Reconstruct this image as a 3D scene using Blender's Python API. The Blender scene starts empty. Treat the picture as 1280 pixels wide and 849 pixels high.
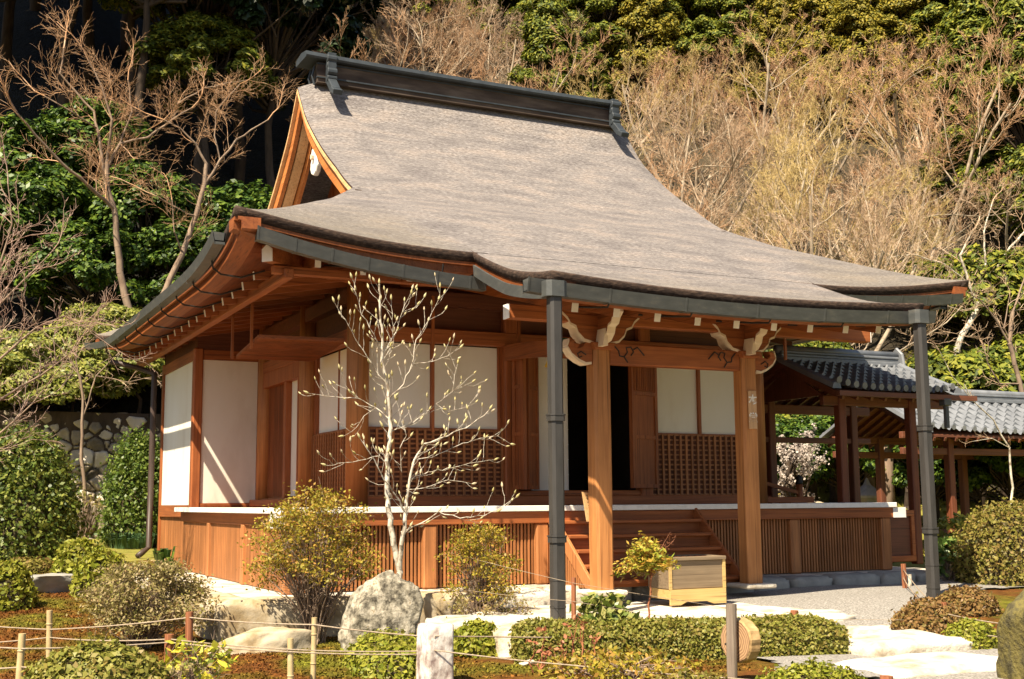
import bpy, math, random
import numpy as np
from mathutils import Vector, Matrix, noise as mnoise

D = bpy.data
scene = bpy.context.scene
COL = scene.collection
PI = math.pi

# ------------------------------------------------------------------ camera
CAM = np.array([-4.1137, -14.4182, 1.0783]); FPX = 1507.16
_y, _p, _r = [math.radians(a) for a in (26.4095, 7.6847, 0.4236)]
CF = np.array([math.sin(_y)*math.cos(_p), math.cos(_y)*math.cos(_p), math.sin(_p)])
CR = np.array([math.cos(_y), -math.sin(_y), 0.0]); CU = np.cross(CR, CF)
cam = D.objects.new('camera', D.cameras.new('camera')); COL.objects.link(cam)
_rc = CR*math.cos(_r) - CU*math.sin(_r); _uc = CR*math.sin(_r) + CU*math.cos(_r)
cam.matrix_world = Matrix(((_rc[0], _uc[0], -CF[0], CAM[0]), (_rc[1], _uc[1], -CF[1], CAM[1]),
                           (_rc[2], _uc[2], -CF[2], CAM[2]), (0, 0, 0, 1)))
cam.data.sensor_width = 36; cam.data.lens = FPX/1280*36
cam.data.clip_start = 0.1; cam.data.clip_end = 600
scene.camera = cam

def at(px, py, ax, val):
    """a pixel of the 1280x849 photograph -> the point where its ray meets the plane ax = val"""
    a = px-640; b = py-424.5
    u = a*math.cos(_r)-b*math.sin(_r); v = a*math.sin(_r)+b*math.cos(_r)
    d = CF + CR*u/FPX - CU*v/FPX
    i = 'XYZ'.index(ax); t = (val-CAM[i])/d[i]
    return CAM + d*t

# ------------------------------------------------------------------ light
SUN = Vector((-0.62, -0.41, 1.0)).normalized()      # towards the sun
elev = math.asin(SUN.z)
w = D.worlds.new('World'); scene.world = w; w.use_nodes = True
nt = w.node_tree; bg = nt.nodes['Background']
sky = nt.nodes.new('ShaderNodeTexSky'); sky.sky_type = 'NISHITA'; sky.sun_disc = False
sky.sun_elevation = elev; sky.sun_rotation = math.atan2(SUN.x, SUN.y)
sky.air_density = 1.0; sky.dust_density = 1.5
nt.links.new(sky.outputs[0], bg.inputs[0]); bg.inputs[1].default_value = 0.055
sl = D.lights.new('sun', 'SUN'); sl.energy = 5.0; sl.angle = math.radians(0.5); sl.color = (1.0, 0.87, 0.67)
so = D.objects.new('sun', sl); COL.objects.link(so)
so.rotation_euler = (-SUN).to_track_quat('-Z', 'Y').to_euler()
scene.view_settings.view_transform = 'Standard'; scene.view_settings.look = 'None'
scene.view_settings.gamma = 1.0; scene.view_settings.use_curve_mapping = False
scene.view_settings.exposure = 1.32
scene.render.engine = 'CYCLES'
scene.cycles.max_bounces = 5; scene.cycles.diffuse_bounces = 4; scene.cycles.transparent_max_bounces = 6
scene.cycles.use_adaptive_sampling = True

# ------------------------------------------------------------------ materials
def _mat(name):
    m = D.materials.new(name); m.use_nodes = True
    n = m.node_tree.nodes; l = m.node_tree.links
    return m, n, l, n['Principled BSDF']
def _ramp(n, stops):
    r = n.new('ShaderNodeValToRGB'); e = r.color_ramp.elements
    while len(e) < len(stops): e.new(0.5)
    for i, (p, c) in enumerate(stops): e[i].position = p; e[i].color = (*c, 1)
    return r
def _coord(n, l, scale, kind='Object'):
    t = n.new('ShaderNodeTexCoord'); m = n.new('ShaderNodeMapping')
    m.inputs['Scale'].default_value = scale; l.new(t.outputs[kind], m.inputs[0]); return m
def _noise(n, l, co, sc, det=4, rough=0.6):
    t = n.new('ShaderNodeTexNoise'); t.inputs['Scale'].default_value = sc
    t.inputs['Detail'].default_value = det; t.inputs['Roughness'].default_value = rough
    l.new(co.outputs[0], t.inputs[0]); return t
def _bump(n, l, src, dst, st, dist=0.02):
    b = n.new('ShaderNodeBump'); b.inputs['Strength'].default_value = st; b.inputs['Distance'].default_value = dist
    l.new(src, b.inputs['Height']); l.new(b.outputs[0], dst.inputs['Normal']); return b

def noisemat(name, stops, sc=3, scale=(1, 1, 1), rough=0.8, bump=0.3, det=5, bsc=None, bd=0.02, spec=0.3, metal=0, nrough=.6):
    m, n, l, p = _mat(name)
    co = _coord(n, l, scale); t = _noise(n, l, co, sc, det, nrough); r = _ramp(n, stops)
    l.new(t.outputs[0], r.inputs[0]); l.new(r.outputs[0], p.inputs['Base Color'])
    p.inputs['Roughness'].default_value = rough; p.inputs['Metallic'].default_value = metal
    p.inputs['Specular IOR Level'].default_value = spec
    if bump:
        t2 = _noise(n, l, co, bsc, 5) if bsc else t
        _bump(n, l, t2.outputs[0], p, bump, bd)
    return m

def wood(name, a, b, axis, rough=0.55, island=True):
    """grain along an axis; every board (mesh island) a little different; knots and fine rings"""
    m, n, l, p = _mat(name)
    sc = {'X': (0.5, 9, 9), 'Y': (9, 0.5, 9), 'Z': (9, 9, 0.5)}[axis]
    co = _coord(n, l, sc)
    g = n.new('ShaderNodeNewGeometry')
    add = n.new('ShaderNodeVectorMath'); add.operation = 'ADD'
    mul = n.new('ShaderNodeMath'); mul.operation = 'MULTIPLY'; mul.inputs[1].default_value = 37
    l.new(g.outputs['Random Per Island'], mul.inputs[0]); l.new(co.outputs[0], add.inputs[0]); l.new(mul.outputs[0], add.inputs[1])
    t = _noise(n, l, add, 2.2, 6, 0.65); r = _ramp(n, [(0.3, a), (0.7, b)])
    l.new(t.outputs[0], r.inputs[0])
    # broad weathering patches
    co2 = _coord(n, l, (1, 1, 1)); t2 = _noise(n, l, co2, 0.9, 3)
    h = n.new('ShaderNodeHueSaturation'); l.new(r.outputs[0], h.inputs['Color'])
    mr = n.new('ShaderNodeMapRange'); mr.inputs['From Min'].default_value = 0.3; mr.inputs['From Max'].default_value = 0.7
    mr.inputs['To Min'].default_value = 0.78; mr.inputs['To Max'].default_value = 1.15
    l.new(t2.outputs[0], mr.inputs[0])
    m2 = n.new('ShaderNodeMath'); m2.operation = 'MULTIPLY'
    mr2 = n.new('ShaderNodeMapRange'); mr2.inputs['To Min'].default_value = 0.85; mr2.inputs['To Max'].default_value = 1.15
    l.new(g.outputs['Random Per Island'], mr2.inputs[0]); l.new(mr.outputs[0], m2.inputs[0]); l.new(mr2.outputs[0], m2.inputs[1])
    l.new(m2.outputs[0], h.inputs['Value'])
    sc2 = {'X': (0.35, 30, 30), 'Y': (30, 0.35, 30), 'Z': (30, 30, 0.35)}[axis]
    co3 = _coord(n, l, sc2); t3 = _noise(n, l, co3, 1.6, 3, .5); r3 = _ramp(n, [(.33, (.45, .42, .40)), (.42, (1, 1, 1))]); l.new(t3.outputs[0], r3.inputs[0])
    mk = n.new('ShaderNodeMix'); mk.data_type = 'RGBA'; mk.blend_type = 'MULTIPLY'; mk.inputs[0].default_value = .75
    l.new(h.outputs[0], mk.inputs[6]); l.new(r3.outputs[0], mk.inputs[7]); l.new(mk.outputs[2], p.inputs['Base Color'])
    p.inputs['Roughness'].default_value = rough; p.inputs['Specular IOR Level'].default_value = 0.35
    _bump(n, l, t.outputs[0], p, 0.25, 0.01)
    return m

def leafmat(name, cols, trans=0.3, rough=0.5, spec=0.3):
    m, n, l, p = _mat(name)
    g = n.new('ShaderNodeNewGeometry'); r = _ramp(n, [(i/(max(1, len(cols)-1)), c) for i, c in enumerate(cols)])
    l.new(g.outputs['Random Per Island'], r.inputs[0]); l.new(r.outputs[0], p.inputs['Base Color'])
    p.inputs['Roughness'].default_value = rough; p.inputs['Specular IOR Level'].default_value = spec
    tr = n.new('ShaderNodeBsdfTranslucent'); mx = n.new('ShaderNodeMixShader'); mx.inputs[0].default_value = trans
    l.new(r.outputs[0], tr.inputs[0]); l.new(p.outputs[0], mx.inputs[1]); l.new(tr.outputs[0], mx.inputs[2])
    l.new(mx.outputs[0], n['Material Output'].inputs[0])
    return m

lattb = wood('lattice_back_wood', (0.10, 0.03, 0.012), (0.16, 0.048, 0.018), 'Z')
WA, WB = (0.20, 0.056, 0.016), (0.35, 0.112, 0.032)
wood_x = wood('cedar_wood_along_x', WA, WB, 'X'); wood_y = wood('cedar_wood_along_y', WA, WB, 'Y'); wood_z = wood('cedar_wood_upright', WA, WB, 'Z')
pwood = wood('porch_post_wood', (0.30, 0.118, 0.034), (0.48, 0.21, 0.068), 'Z')
slatwood = wood('slat_wood', (0.27, 0.105, 0.034), (0.45, 0.185, 0.066), 'Z')
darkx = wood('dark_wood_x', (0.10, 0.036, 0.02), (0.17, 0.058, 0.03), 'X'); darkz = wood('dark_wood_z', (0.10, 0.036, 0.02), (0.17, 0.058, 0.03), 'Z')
newx = wood('fresh_orange_wood', (0.42, 0.13, 0.03), (0.58, 0.22, 0.06), 'Y'); creamw = wood('cream_wood', (0.62, 0.36, 0.15), (0.75, 0.48, 0.24), 'Y')
greyw = wood('weathered_box_wood', (0.13, 0.092, 0.055), (0.21, 0.155, 0.095), 'X', 0.7); yelw = wood('pale_yellow_wood', (0.44, 0.29, 0.10), (0.54, 0.37, 0.15), 'X')
white = noisemat('white_plaster', [(0.3, (0.66, 0.615, 0.51)), (0.45, (0.75, 0.72, 0.62)), (0.7, (0.79, 0.77, 0.69))], 1.3, (1, 1, .35), 0.9, 0.08)
whitep = noisemat('white_paint_on_wood', [(0.2, (0.66, 0.62, 0.55)), (0.6, (0.82, 0.79, 0.73))], 6, (1, 1, 1), 0.7, 0.1)
shojim = noisemat('paper', [(0.3, (0.66, 0.62, 0.54)), (0.7, (0.74, 0.70, 0.62))], 1.5, (1, 1, 1), 0.9, 0.02)
creamp = noisemat('cream_gofun_paint', [(0.2, (0.60, 0.47, 0.32)), (0.7, (0.74, 0.62, 0.46))], 8, (1, 1, 1), 0.8, 0.1)
blackm = noisemat('black_iron', [(0.3, (0.012, 0.012, 0.012)), (0.7, (0.03, 0.028, 0.026))], 20, (1, 1, 1), 0.5, 0.1)
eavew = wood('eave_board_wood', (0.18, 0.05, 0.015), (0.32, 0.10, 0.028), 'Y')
soffw = wood('soffit_board_wood', (0.12, 0.032, 0.012), (0.20, 0.055, 0.018), 'Y')  # darkened so the colour itself carries the shade under the eaves
plaquem = wood('plaque_wood', (0.40, 0.24, 0.12), (0.5, 0.32, 0.17), 'Z')
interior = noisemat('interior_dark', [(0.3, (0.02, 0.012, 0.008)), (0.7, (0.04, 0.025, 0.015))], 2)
gutm = noisemat('patinated_copper_gutter', [(0.2, (0.060, 0.065, 0.064)), (0.55, (0.088, 0.093, 0.09)), (0.8, (0.14, 0.135, 0.115))], 5, (1, 1, 2.5), 0.5, 0.06, metal=0.25)
pipem = noisemat('brown_grey_pipe', [(0.2, (0.038, 0.036, 0.034)), (0.8, (0.072, 0.067, 0.062))], 4, (3, 3, .6), 0.42, 0.05, metal=0.2)
pipem2 = noisemat('brown_pipe', [(0.2, (0.045, 0.03, 0.025)), (0.8, (0.075, 0.052, 0.042))], 4, (3, 3, .6), 0.45, 0.05)
slate = noisemat('dark_ridge_tile', [(0.2, (0.022, 0.027, 0.032)), (0.8, (0.052, 0.062, 0.07))], 5, (1, 1, 1), 0.5, 0.15)
ridgeb = noisemat('ridge_side_board', [(0.3, (0.035, 0.025, 0.02)), (0.5, (0.07, 0.05, 0.038)), (0.8, (0.15, 0.115, 0.088))], 2.2, (.6, 3, 3), 0.8, 0.3)
tilem = noisemat('grey_roof_tile', [(0.25, (0.10, 0.107, 0.118)), (0.75, (0.21, 0.222, 0.24))], 3, (1, 1, 1), 0.33, 0.1, spec=0.6)
stone_l = noisemat('pale_paving_stone', [(0.30, (0.20, 0.15, 0.09)), (0.40, (0.42, 0.36, 0.27)), (0.50, (0.56, 0.51, 0.42)), (0.75, (0.66, 0.61, 0.53))], 2.4, (1, 1, 1), 0.9, 0.8, det=8, bsc=11, bd=.03)
stone_y = noisemat('yellowish_edge_stone', [(0.30, (0.16, 0.10, 0.05)), (0.42, (0.33, 0.25, 0.14)), (0.53, (0.42, 0.35, 0.24)), (0.75, (0.50, 0.45, 0.35))], 3.4, (1, 1, 1), 0.9, 0.6, bsc=9, det=8)
stone_g = noisemat('grey_edge_stone', [(0.25, (0.16, 0.15, 0.135)), (0.5, (0.28, 0.27, 0.24)), (0.8, (0.42, 0.39, 0.33))], 3, (1, 1, 1), 0.9, 0.6, bsc=10, det=8)
boulderm = noisemat('lichen_boulder', [(0.36, (0.04, 0.033, 0.024)), (0.43, (0.13, 0.115, 0.085)), (0.50, (0.26, 0.23, 0.17)), (0.58, (0.42, 0.38, 0.30)), (0.65, (0.20, 0.14, 0.07)), (.72, (.38, .33, .24))], 9, (1, 1, 1), 0.95, 0.8, det=9, bsc=12, bd=.03, nrough=.7)
postm = noisemat('lichened_stone_post', [(0.35, (0.22, 0.16, 0.14)), (0.48, (0.46, 0.40, 0.35)), (0.6, (0.62, 0.60, 0.55))], 13, (1, 1, .7), 0.95, 0.6, det=6)
wallm = noisemat('wall_stone', [(0.32, (0.05, 0.038, 0.025)), (0.45, (0.11, 0.088, 0.058)), (0.55, (0.18, 0.15, 0.11)), (0.72, (0.30, 0.27, 0.21))], 3.2, (1, 1, 1), 0.95, 0.7, bsc=8, det=7)
mossrock = noisemat('mossy_rock', [(0.3, (0.035, 0.028, 0.02)), (0.45, (0.10, 0.085, 0.035)), (0.55, (0.17, 0.14, 0.04)), (0.7, (0.07, 0.055, 0.035)), (0.85, (0.3, 0.27, 0.22))], 7, (1, 1, 1), 0.95, 1.0, det=9, bsc=18, bd=.04, nrough=.75)
gravelm = noisemat('pale_gravel', [(0.3, (0.11, 0.10, 0.088)), (0.5, (0.25, 0.232, 0.205)), (0.7, (0.42, 0.395, 0.36))], 45, (1, 1, 1), 0.95, 0.9, det=3)
bark = noisemat('grey_brown_bark', [(0.3, (0.15, 0.10, 0.07)), (0.7, (0.30, 0.22, 0.155))], 6, (1, 1, .4), 0.9, 0.5)
barkdark = noisemat('dark_bark', [(0.3, (0.035, 0.025, 0.018)), (0.7, (0.09, 0.062, 0.042))], 6, (1, 1, .3), 0.95, 0.5)
barkpale = noisemat('pale_bark', [(0.38, (0.17, 0.13, 0.09)), (0.47, (0.40, 0.35, 0.27)), (0.58, (0.58, 0.53, 0.44)), (0.75, (0.48, 0.42, 0.32))], 16, (1, 1, .5), 0.85, 0.6, det=7)
twigm = leafmat('tan_twigs', [(0.33, 0.21, 0.13), (0.46, 0.32, 0.205), (0.58, 0.45, 0.32)], 0.0, 0.9, 0.1)
twigred = leafmat('russet_twigs', [(0.36, 0.20, 0.10), (0.50, 0.29, 0.16), (0.58, 0.40, 0.26)], 0.0, 0.9, 0.1)
twigpink = leafmat('pinkish_twigs', [(0.30, 0.19, 0.14), (0.46, 0.34, 0.27)], 0.0, 0.9, 0.1)
bamboo = noisemat('bamboo', [(0.3, (0.34, 0.24, 0.11)), (0.7, (0.52, 0.41, 0.22))], 6, (1, 1, 1.5), 0.5, 0.15)
ropem = noisemat('straw_rope', [(0.3, (0.24, 0.18, 0.12)), (0.7, (0.42, 0.34, 0.25))], 40, (1, 1, 1), 0.9, 0.4)
redpost = wood('reddish_stake_wood', (0.25, 0.085, 0.035), (0.38, 0.15, 0.07), 'Z')

# the bark roof: fine horizontal courses, faint mottling, moss along the eaves
def roof_mat():
    m, n, l, p = _mat('cypress_bark_shingles')
    uv = n.new('ShaderNodeUVMap'); uv.uv_map = 'course'
    mp = n.new('ShaderNodeMapping'); mp.inputs['Scale'].default_value = (13, 55, 1); l.new(uv.outputs[0], mp.inputs[0])
    a = _noise(n, l, mp, 1.0, 3, 0.75)
    a.inputs['Distortion'].default_value = 0.0
    mp2 = n.new('ShaderNodeMapping'); mp2.inputs['Scale'].default_value = (0.9, 2.4, 1); l.new(uv.outputs[0], mp2.inputs[0])
    b = _noise(n, l, mp2, 1.3, 5, 0.6)
    ra = _ramp(n, [(0.28, (0.080, 0.071, 0.066)), (0.44, (0.175, 0.159, 0.151)), (0.56, (0.265, 0.245, 0.236)), (0.72, (0.41, 0.385, 0.372))]); l.new(a.outputs[0], ra.inputs[0])
    rb = _ramp(n, [(0.35, (0.74, 0.72, 0.73)), (0.5, (0.98, 0.96, 0.95)), (0.66, (1.25, 1.16, 1.08))]); l.new(b.outputs[0], rb.inputs[0])
    mx = n.new('ShaderNodeMix'); mx.data_type = 'RGBA'; mx.blend_type = 'MULTIPLY'; mx.inputs[0].default_value = 1
    wv = n.new('ShaderNodeTexWave'); wv.bands_direction = 'Y'; wv.inputs['Scale'].default_value = 3.3; wv.inputs['Distortion'].default_value = 4.0
    wv.inputs['Detail'].default_value = 3; wv.inputs['Detail Scale'].default_value = 1.3; l.new(uv.outputs[0], wv.inputs[0])
    rw = _ramp(n, [(.15, (.91, .905, .90)), (.6, (1.02, 1.02, 1.02))]); l.new(wv.outputs[0], rw.inputs[0])
    mw = n.new('ShaderNodeMix'); mw.data_type = 'RGBA'; mw.blend_type = 'MULTIPLY'; mw.inputs[0].default_value = 1
    l.new(ra.outputs[0], mw.inputs[6]); l.new(rw.outputs[0], mw.inputs[7])
    l.new(mw.outputs[2], mx.inputs[6]); l.new(rb.outputs[0], mx.inputs[7])
    # weathered, mossier courses close to the eaves (v = distance up the slope)
    uv2 = n.new('ShaderNodeUVMap'); uv2.uv_map = 'eave_distance'
    sep = n.new('ShaderNodeSeparateXYZ'); l.new(uv2.outputs[0], sep.inputs[0])
    mr = n.new('ShaderNodeMapRange'); mr.inputs['From Min'].default_value = 0.05; mr.inputs['From Max'].default_value = 2.4
    mr.inputs['To Min'].default_value = 0.75; mr.inputs['To Max'].default_value = 0.0; l.new(sep.outputs[1], mr.inputs[0])
    mm = n.new('ShaderNodeMath'); mm.operation = 'MULTIPLY'; l.new(mr.outputs[0], mm.inputs[0]); l.new(b.outputs[0], mm.inputs[1])
    mx2 = n.new('ShaderNodeMix'); mx2.data_type = 'RGBA'; mx2.inputs[7].default_value = (0.17, 0.14, 0.085, 1)
    l.new(mm.outputs[0], mx2.inputs[0]); l.new(mx.outputs[2], mx2.inputs[6]); l.new(mx2.outputs[2], p.inputs['Base Color'])
    p.inputs['Roughness'].default_value = 0.85; p.inputs['Specular IOR Level'].default_value = 0.25
    _bump(n, l, a.outputs[0], p, 0.9, 0.03)
    return m
roofm = roof_mat()
barkedge = noisemat('cut_bark_edge', [(0.35, (0.022, 0.014, 0.011)), (0.55, (0.055, 0.034, 0.024)), (0.78, (0.13, 0.09, 0.065))], 14, (1, 1, 3), 0.9, 0.6)

# mossy garden ground
def moss_mat(name='moss_ground', isl=False):
    m, n, l, p = _mat(name)
    co = _coord(n, l, (1, 1, 1)); a = _noise(n, l, co, 0.75, 5, 0.6); b = _noise(n, l, co, 9, 6, 0.7)
    ra = _ramp(n, [(0.32, (0.15, 0.15, 0.018)), (0.42, (0.12, 0.10, 0.015)), (0.50, (0.135, 0.066, 0.014)), (0.58, (0.14, 0.052, 0.014)), (0.70, (0.12, 0.085, 0.014))]); l.new(a.outputs[0], ra.inputs[0])
    rb = _ramp(n, [(0.3, (0.45, 0.45, 0.45)), (0.7, (1.35, 1.3, 1.2))]); l.new(b.outputs[0], rb.inputs[0])
    mx = n.new('ShaderNodeMix'); mx.data_type = 'RGBA'; mx.blend_type = 'MULTIPLY'; mx.inputs[0].default_value = 1
    l.new(ra.outputs[0], mx.inputs[6]); l.new(rb.outputs[0], mx.inputs[7]); l.new(mx.outputs[2], p.inputs['Base Color'])
    p.inputs['Roughness'].default_value = 0.95; p.inputs['Specular IOR Level'].default_value = 0.1
    if isl:
        g = n.new('ShaderNodeNewGeometry'); mr = n.new('ShaderNodeMapRange'); mr.inputs['To Min'].default_value = .6; mr.inputs['To Max'].default_value = 1.7
        h = n.new('ShaderNodeHueSaturation'); l.new(g.outputs['Random Per Island'], mr.inputs[0]); l.new(mr.outputs[0], h.inputs['Value']); l.new(mx.outputs[2], h.inputs['Color']); l.new(h.outputs[0], p.inputs['Base Color'])
    else: _bump(n, l, b.outputs[0], p, 1.0, 0.05)
    return m
mossm = moss_mat(); tuftm = moss_mat('moss_tuft', True)
mossgreen = noisemat('green_moss', [(0.3, (0.13, 0.12, 0.02)), (0.5, (0.20, 0.19, 0.03)), (0.7, (0.26, 0.20, 0.05))], 2.2, (1, 1, 1), 0.95, 0.8, det=8, bsc=14, bd=.04)
forestfloor = noisemat('shade_painted_forest_floor', [(0.3, (0.006, 0.006, 0.004)), (0.7, (0.02, 0.018, 0.01))], 1.3, (1, 1, 1), 0.95, 0.9, det=8, bsc=6, bd=.2)  # darker copy of the slope litter, with the wood's shade put into its colour
hillm = noisemat('leaf_litter_slope', [(0.3, (0.02, 0.016, 0.01)), (0.5, (0.055, 0.042, 0.024)), (0.7, (0.10, 0.075, 0.042))], 1.3, (1, 1, 1), 0.95, 0.9, det=8, bsc=6, bd=.2)

# ------------------------------------------------------------------ mesh helpers
SPLIT = {'inner_wall', 'panel_frame', 'door_jamb', 'pipe_collar', 'gutter_joint', 'verge_tile', 'gable_bracket', 'eave_end_tile', 'corner_strip', 'screen_frame', 'crawlspace_board', 'ridge_end_plate', 'carved_scroll', 'rail', 'box_rim', 'blind', 'gable_batten', 'bamboo_node', 'roof_rafter', 'stair_riser', 'ridge_course'}
class MB:
    def __init__(s): s.v = []; s.f = []
    def add(s, vs, fs):
        o = len(s.v); s.v += [tuple(map(float, v)) for v in vs]; s.f += [tuple(i+o for i in f) for f in fs]; return s
    def box(s, x0, x1, y0, y1, z0, z1):
        return s.add([(x0, y0, z0), (x1, y0, z0), (x1, y1, z0), (x0, y1, z0), (x0, y0, z1), (x1, y0, z1), (x1, y1, z1), (x0, y1, z1)],
                     [(0, 3, 2, 1), (4, 5, 6, 7), (0, 1, 5, 4), (1, 2, 6, 5), (2, 3, 7, 6), (3, 0, 4, 7)])
    def bar(s, a, b, w, h, up=(0, 0, 1)):
        """a box beam from a to b, w wide, h high"""
        a = Vector(a); b = Vector(b); d = (b-a).normalized(); up = Vector(up)
        r = d.cross(up).normalized(); u = r.cross(d)
        vs = [p + r*sx*w/2 + u*sy*h/2 for p in (a, b) for sx, sy in ((-1, -1), (1, -1), (1, 1), (-1, 1))]
        return s.add(vs, [(0, 1, 2, 3), (7, 6, 5, 4), (0, 4, 5, 1), (1, 5, 6, 2), (2, 6, 7, 3), (3, 7, 4, 0)])
    def tube(s, pts, rad, n=8, cap=True):
        pts = [Vector(p) for p in pts]; k = len(pts)
        if not hasattr(rad, '__len__'): rad = [rad]*k
        ref = None; vs = []
        for i, p in enumerate(pts):
            t = (pts[min(i+1, k-1)]-pts[max(i-1, 0)]).normalized()
            if ref is None: ref = t.orthogonal().normalized()
            ref = (ref - t*ref.dot(t)).normalized(); bn = t.cross(ref)
            vs += [p + (ref*math.cos(2*PI*j/n) + bn*math.sin(2*PI*j/n))*rad[i] for j in range(n)]
        fs = [(i*n+j, i*n+(j+1) % n, (i+1)*n+(j+1) % n, (i+1)*n+j) for i in range(k-1) for j in range(n)]
        if cap: fs += [tuple(range(n-1, -1, -1)), tuple((k-1)*n+j for j in range(n))]
        return s.add(vs, fs)
    def sweep(s, path, outs, sec, closed=True):
        """section points (out, up) carried along a path; outs = horizontal outward direction per point"""
        m = len(sec); vs = []
        for p, o in zip(path, outs):
            p = Vector(p); o = Vector(o)
            vs += [p + o*a + Vector((0, 0, b)) for a, b in sec]
        k = len(path); mm = m if closed else m-1
        fs = [(i*m+j, i*m+(j+1) % m, (i+1)*m+(j+1) % m, (i+1)*m+j) for i in range(k-1) for j in range(mm)]
        if closed: fs += [tuple(range(m-1, -1, -1)), tuple((k-1)*m+j for j in range(m))]
        return s.add(vs, fs)
    def prism(s, poly, axis, a, b):
        def P(u, v, t): return {'Y': (u, t, v), 'X': (t, u, v), 'Z': (u, v, t)}[axis]
        n = len(poly)
        vs = [P(u, v, a) for u, v in poly]+[P(u, v, b) for u, v in poly]
        return s.add(vs, [tuple(range(n-1, -1, -1)), tuple(range(n, 2*n))]+[(i, (i+1) % n, n+(i+1) % n, n+i) for i in range(n)])
    def grid(s, rows):
        m = len(rows[0]); vs = [p for r in rows for p in r]
        return s.add(vs, [(i*m+j, i*m+j+1, (i+1)*m+j+1, (i+1)*m+j) for i in range(len(rows)-1) for j in range(m-1)])
    def build(s, name, mat, parent=None, smooth=False, bevel=0):
        if name in SPLIT:
            par = list(range(len(s.v)))
            def find(i):
                while par[i] != i: par[i] = par[par[i]]; i = par[i]
                return i
            for f in s.f:
                for i in f[1:]: par[find(i)] = find(f[0])
            groups = {}
            for f in s.f: groups.setdefault(find(f[0]), []).append(f)
            if len(groups) > 1:
                o = None
                for fs in groups.values():
                    ids = sorted({i for f in fs for i in f}); mp = {i: k for k, i in enumerate(ids)}
                    o = MB().add([s.v[i] for i in ids], [tuple(mp[i] for i in f) for f in fs]).build(name, mat, parent, smooth, bevel)
                return o
        me = D.meshes.new(name); me.from_pydata(s.v, [], s.f); me.materials.append(mat); me.update()
        o = D.objects.new(name, me); COL.objects.link(o)
        if parent is not None:
            me.transform(Matrix.Translation(-parent_world(parent))); o.parent = parent
        if smooth: me.polygons.foreach_set('use_smooth', [True]*len(me.polygons))
        if bevel:
            bm_ = o.modifiers.new('bevel', 'BEVEL'); bm_.width = bevel; bm_.segments = 1; bm_.limit_method = 'ANGLE'; bm_.angle_limit = 0.7
        return o
def parent_world(p):
    v = Vector((0, 0, 0))
    while p is not None: v += p.location; p = p.parent
    return v
def tag(o, label=None, cat=None, group=None, kind=None):
    if label: o['label'] = label
    if cat: o['category'] = cat
    if group: o['group'] = group
    if kind: o['kind'] = kind
    return o
def empty(name, loc, label=None, cat=None, group=None):
    o = D.objects.new(name, None); COL.objects.link(o); o.location = loc; o.empty_display_size = .2
    return tag(o, label, cat, group)
def recenter(o):
    """put a single-mesh thing's origin at its base"""
    me = o.data; n = len(me.vertices); a = np.empty(n*3); me.vertices.foreach_get('co', a); a = a.reshape(-1, 3)
    c = Vector(((a[:, 0].min()+a[:, 0].max())/2, (a[:, 1].min()+a[:, 1].max())/2, a[:, 2].min()))
    me.transform(Matrix.Translation(-c)); o.location = o.location + c; return o
def copy_tree(o, parent=None):
    c = o.copy(); COL.objects.link(c); c.parent = parent
    for ch in list(o.children): copy_tree(ch, c)
    return c
def npmesh(name, V, F, mat, parent=None, k=4, smooth=False):
    """fast mesh from arrays: V (n,3), F (m,k)"""
    V = np.asarray(V, float)
    if parent is not None: V = V - np.array(parent_world(parent))
    me = D.meshes.new(name); me.vertices.add(len(V)); me.vertices.foreach_set('co', V.astype(np.float32).ravel())
    F = np.asarray(F, np.int32); me.loops.add(F.size); me.loops.foreach_set('vertex_index', F.ravel())
    me.polygons.add(len(F)); me.polygons.foreach_set('loop_start', np.arange(0, F.size, k, dtype=np.int32))
    try: me.polygons.foreach_set('loop_total', np.full(len(F), k, dtype=np.int32))
    except Exception: pass
    me.update(calc_edges=True); me.validate(); me.materials.append(mat)
    if smooth: me.polygons.foreach_set('use_smooth', [True]*len(me.polygons))
    o = D.objects.new(name, me); COL.objects.link(o)
    if parent is not None: o.parent = parent
    return o
def segs_arrays(P0, P1, R0, R1, n):
    """independent tapered sticks, vectorised"""
    P0, P1 = np.asarray(P0, float), np.asarray(P1, float); R0, R1 = np.asarray(R0, float), np.asarray(R1, float)
    d = P1-P0; L = np.linalg.norm(d, axis=1, keepdims=True)+1e-9; d = d/L
    ref = np.where(np.abs(d[:, 2:3]) > .9, np.array([[1., 0, 0]]), np.array([[0, 0, 1.]]))
    a = np.cross(d, ref); a /= np.linalg.norm(a, axis=1, keepdims=True)+1e-9; b = np.cross(d, a)
    P0 = P0 - d*R0[:, None]*.5
    ring = []
    for P, R in ((P0, R0), (P1, R1)):
        for j in range(n):
            t = 2*PI*j/n; ring.append(P + (a*math.cos(t)+b*math.sin(t))*R[:, None])
    V = np.stack(ring, 1).reshape(-1, 3); m = len(P0); base = np.arange(m)[:, None]*2*n
    F = np.concatenate([base+np.array([[j, (j+1) % n, n+(j+1) % n, n+j]]) for j in range(n)], 0)
    return V, F
def sticks(name, segs, mat, parent, n=3):
    if not segs: return None
    s = np.array(segs); V, F = segs_arrays(s[:, :3], s[:, 3:6], s[:, 6], s[:, 7], n)
    return npmesh(name, V, F, mat, parent)
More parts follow.
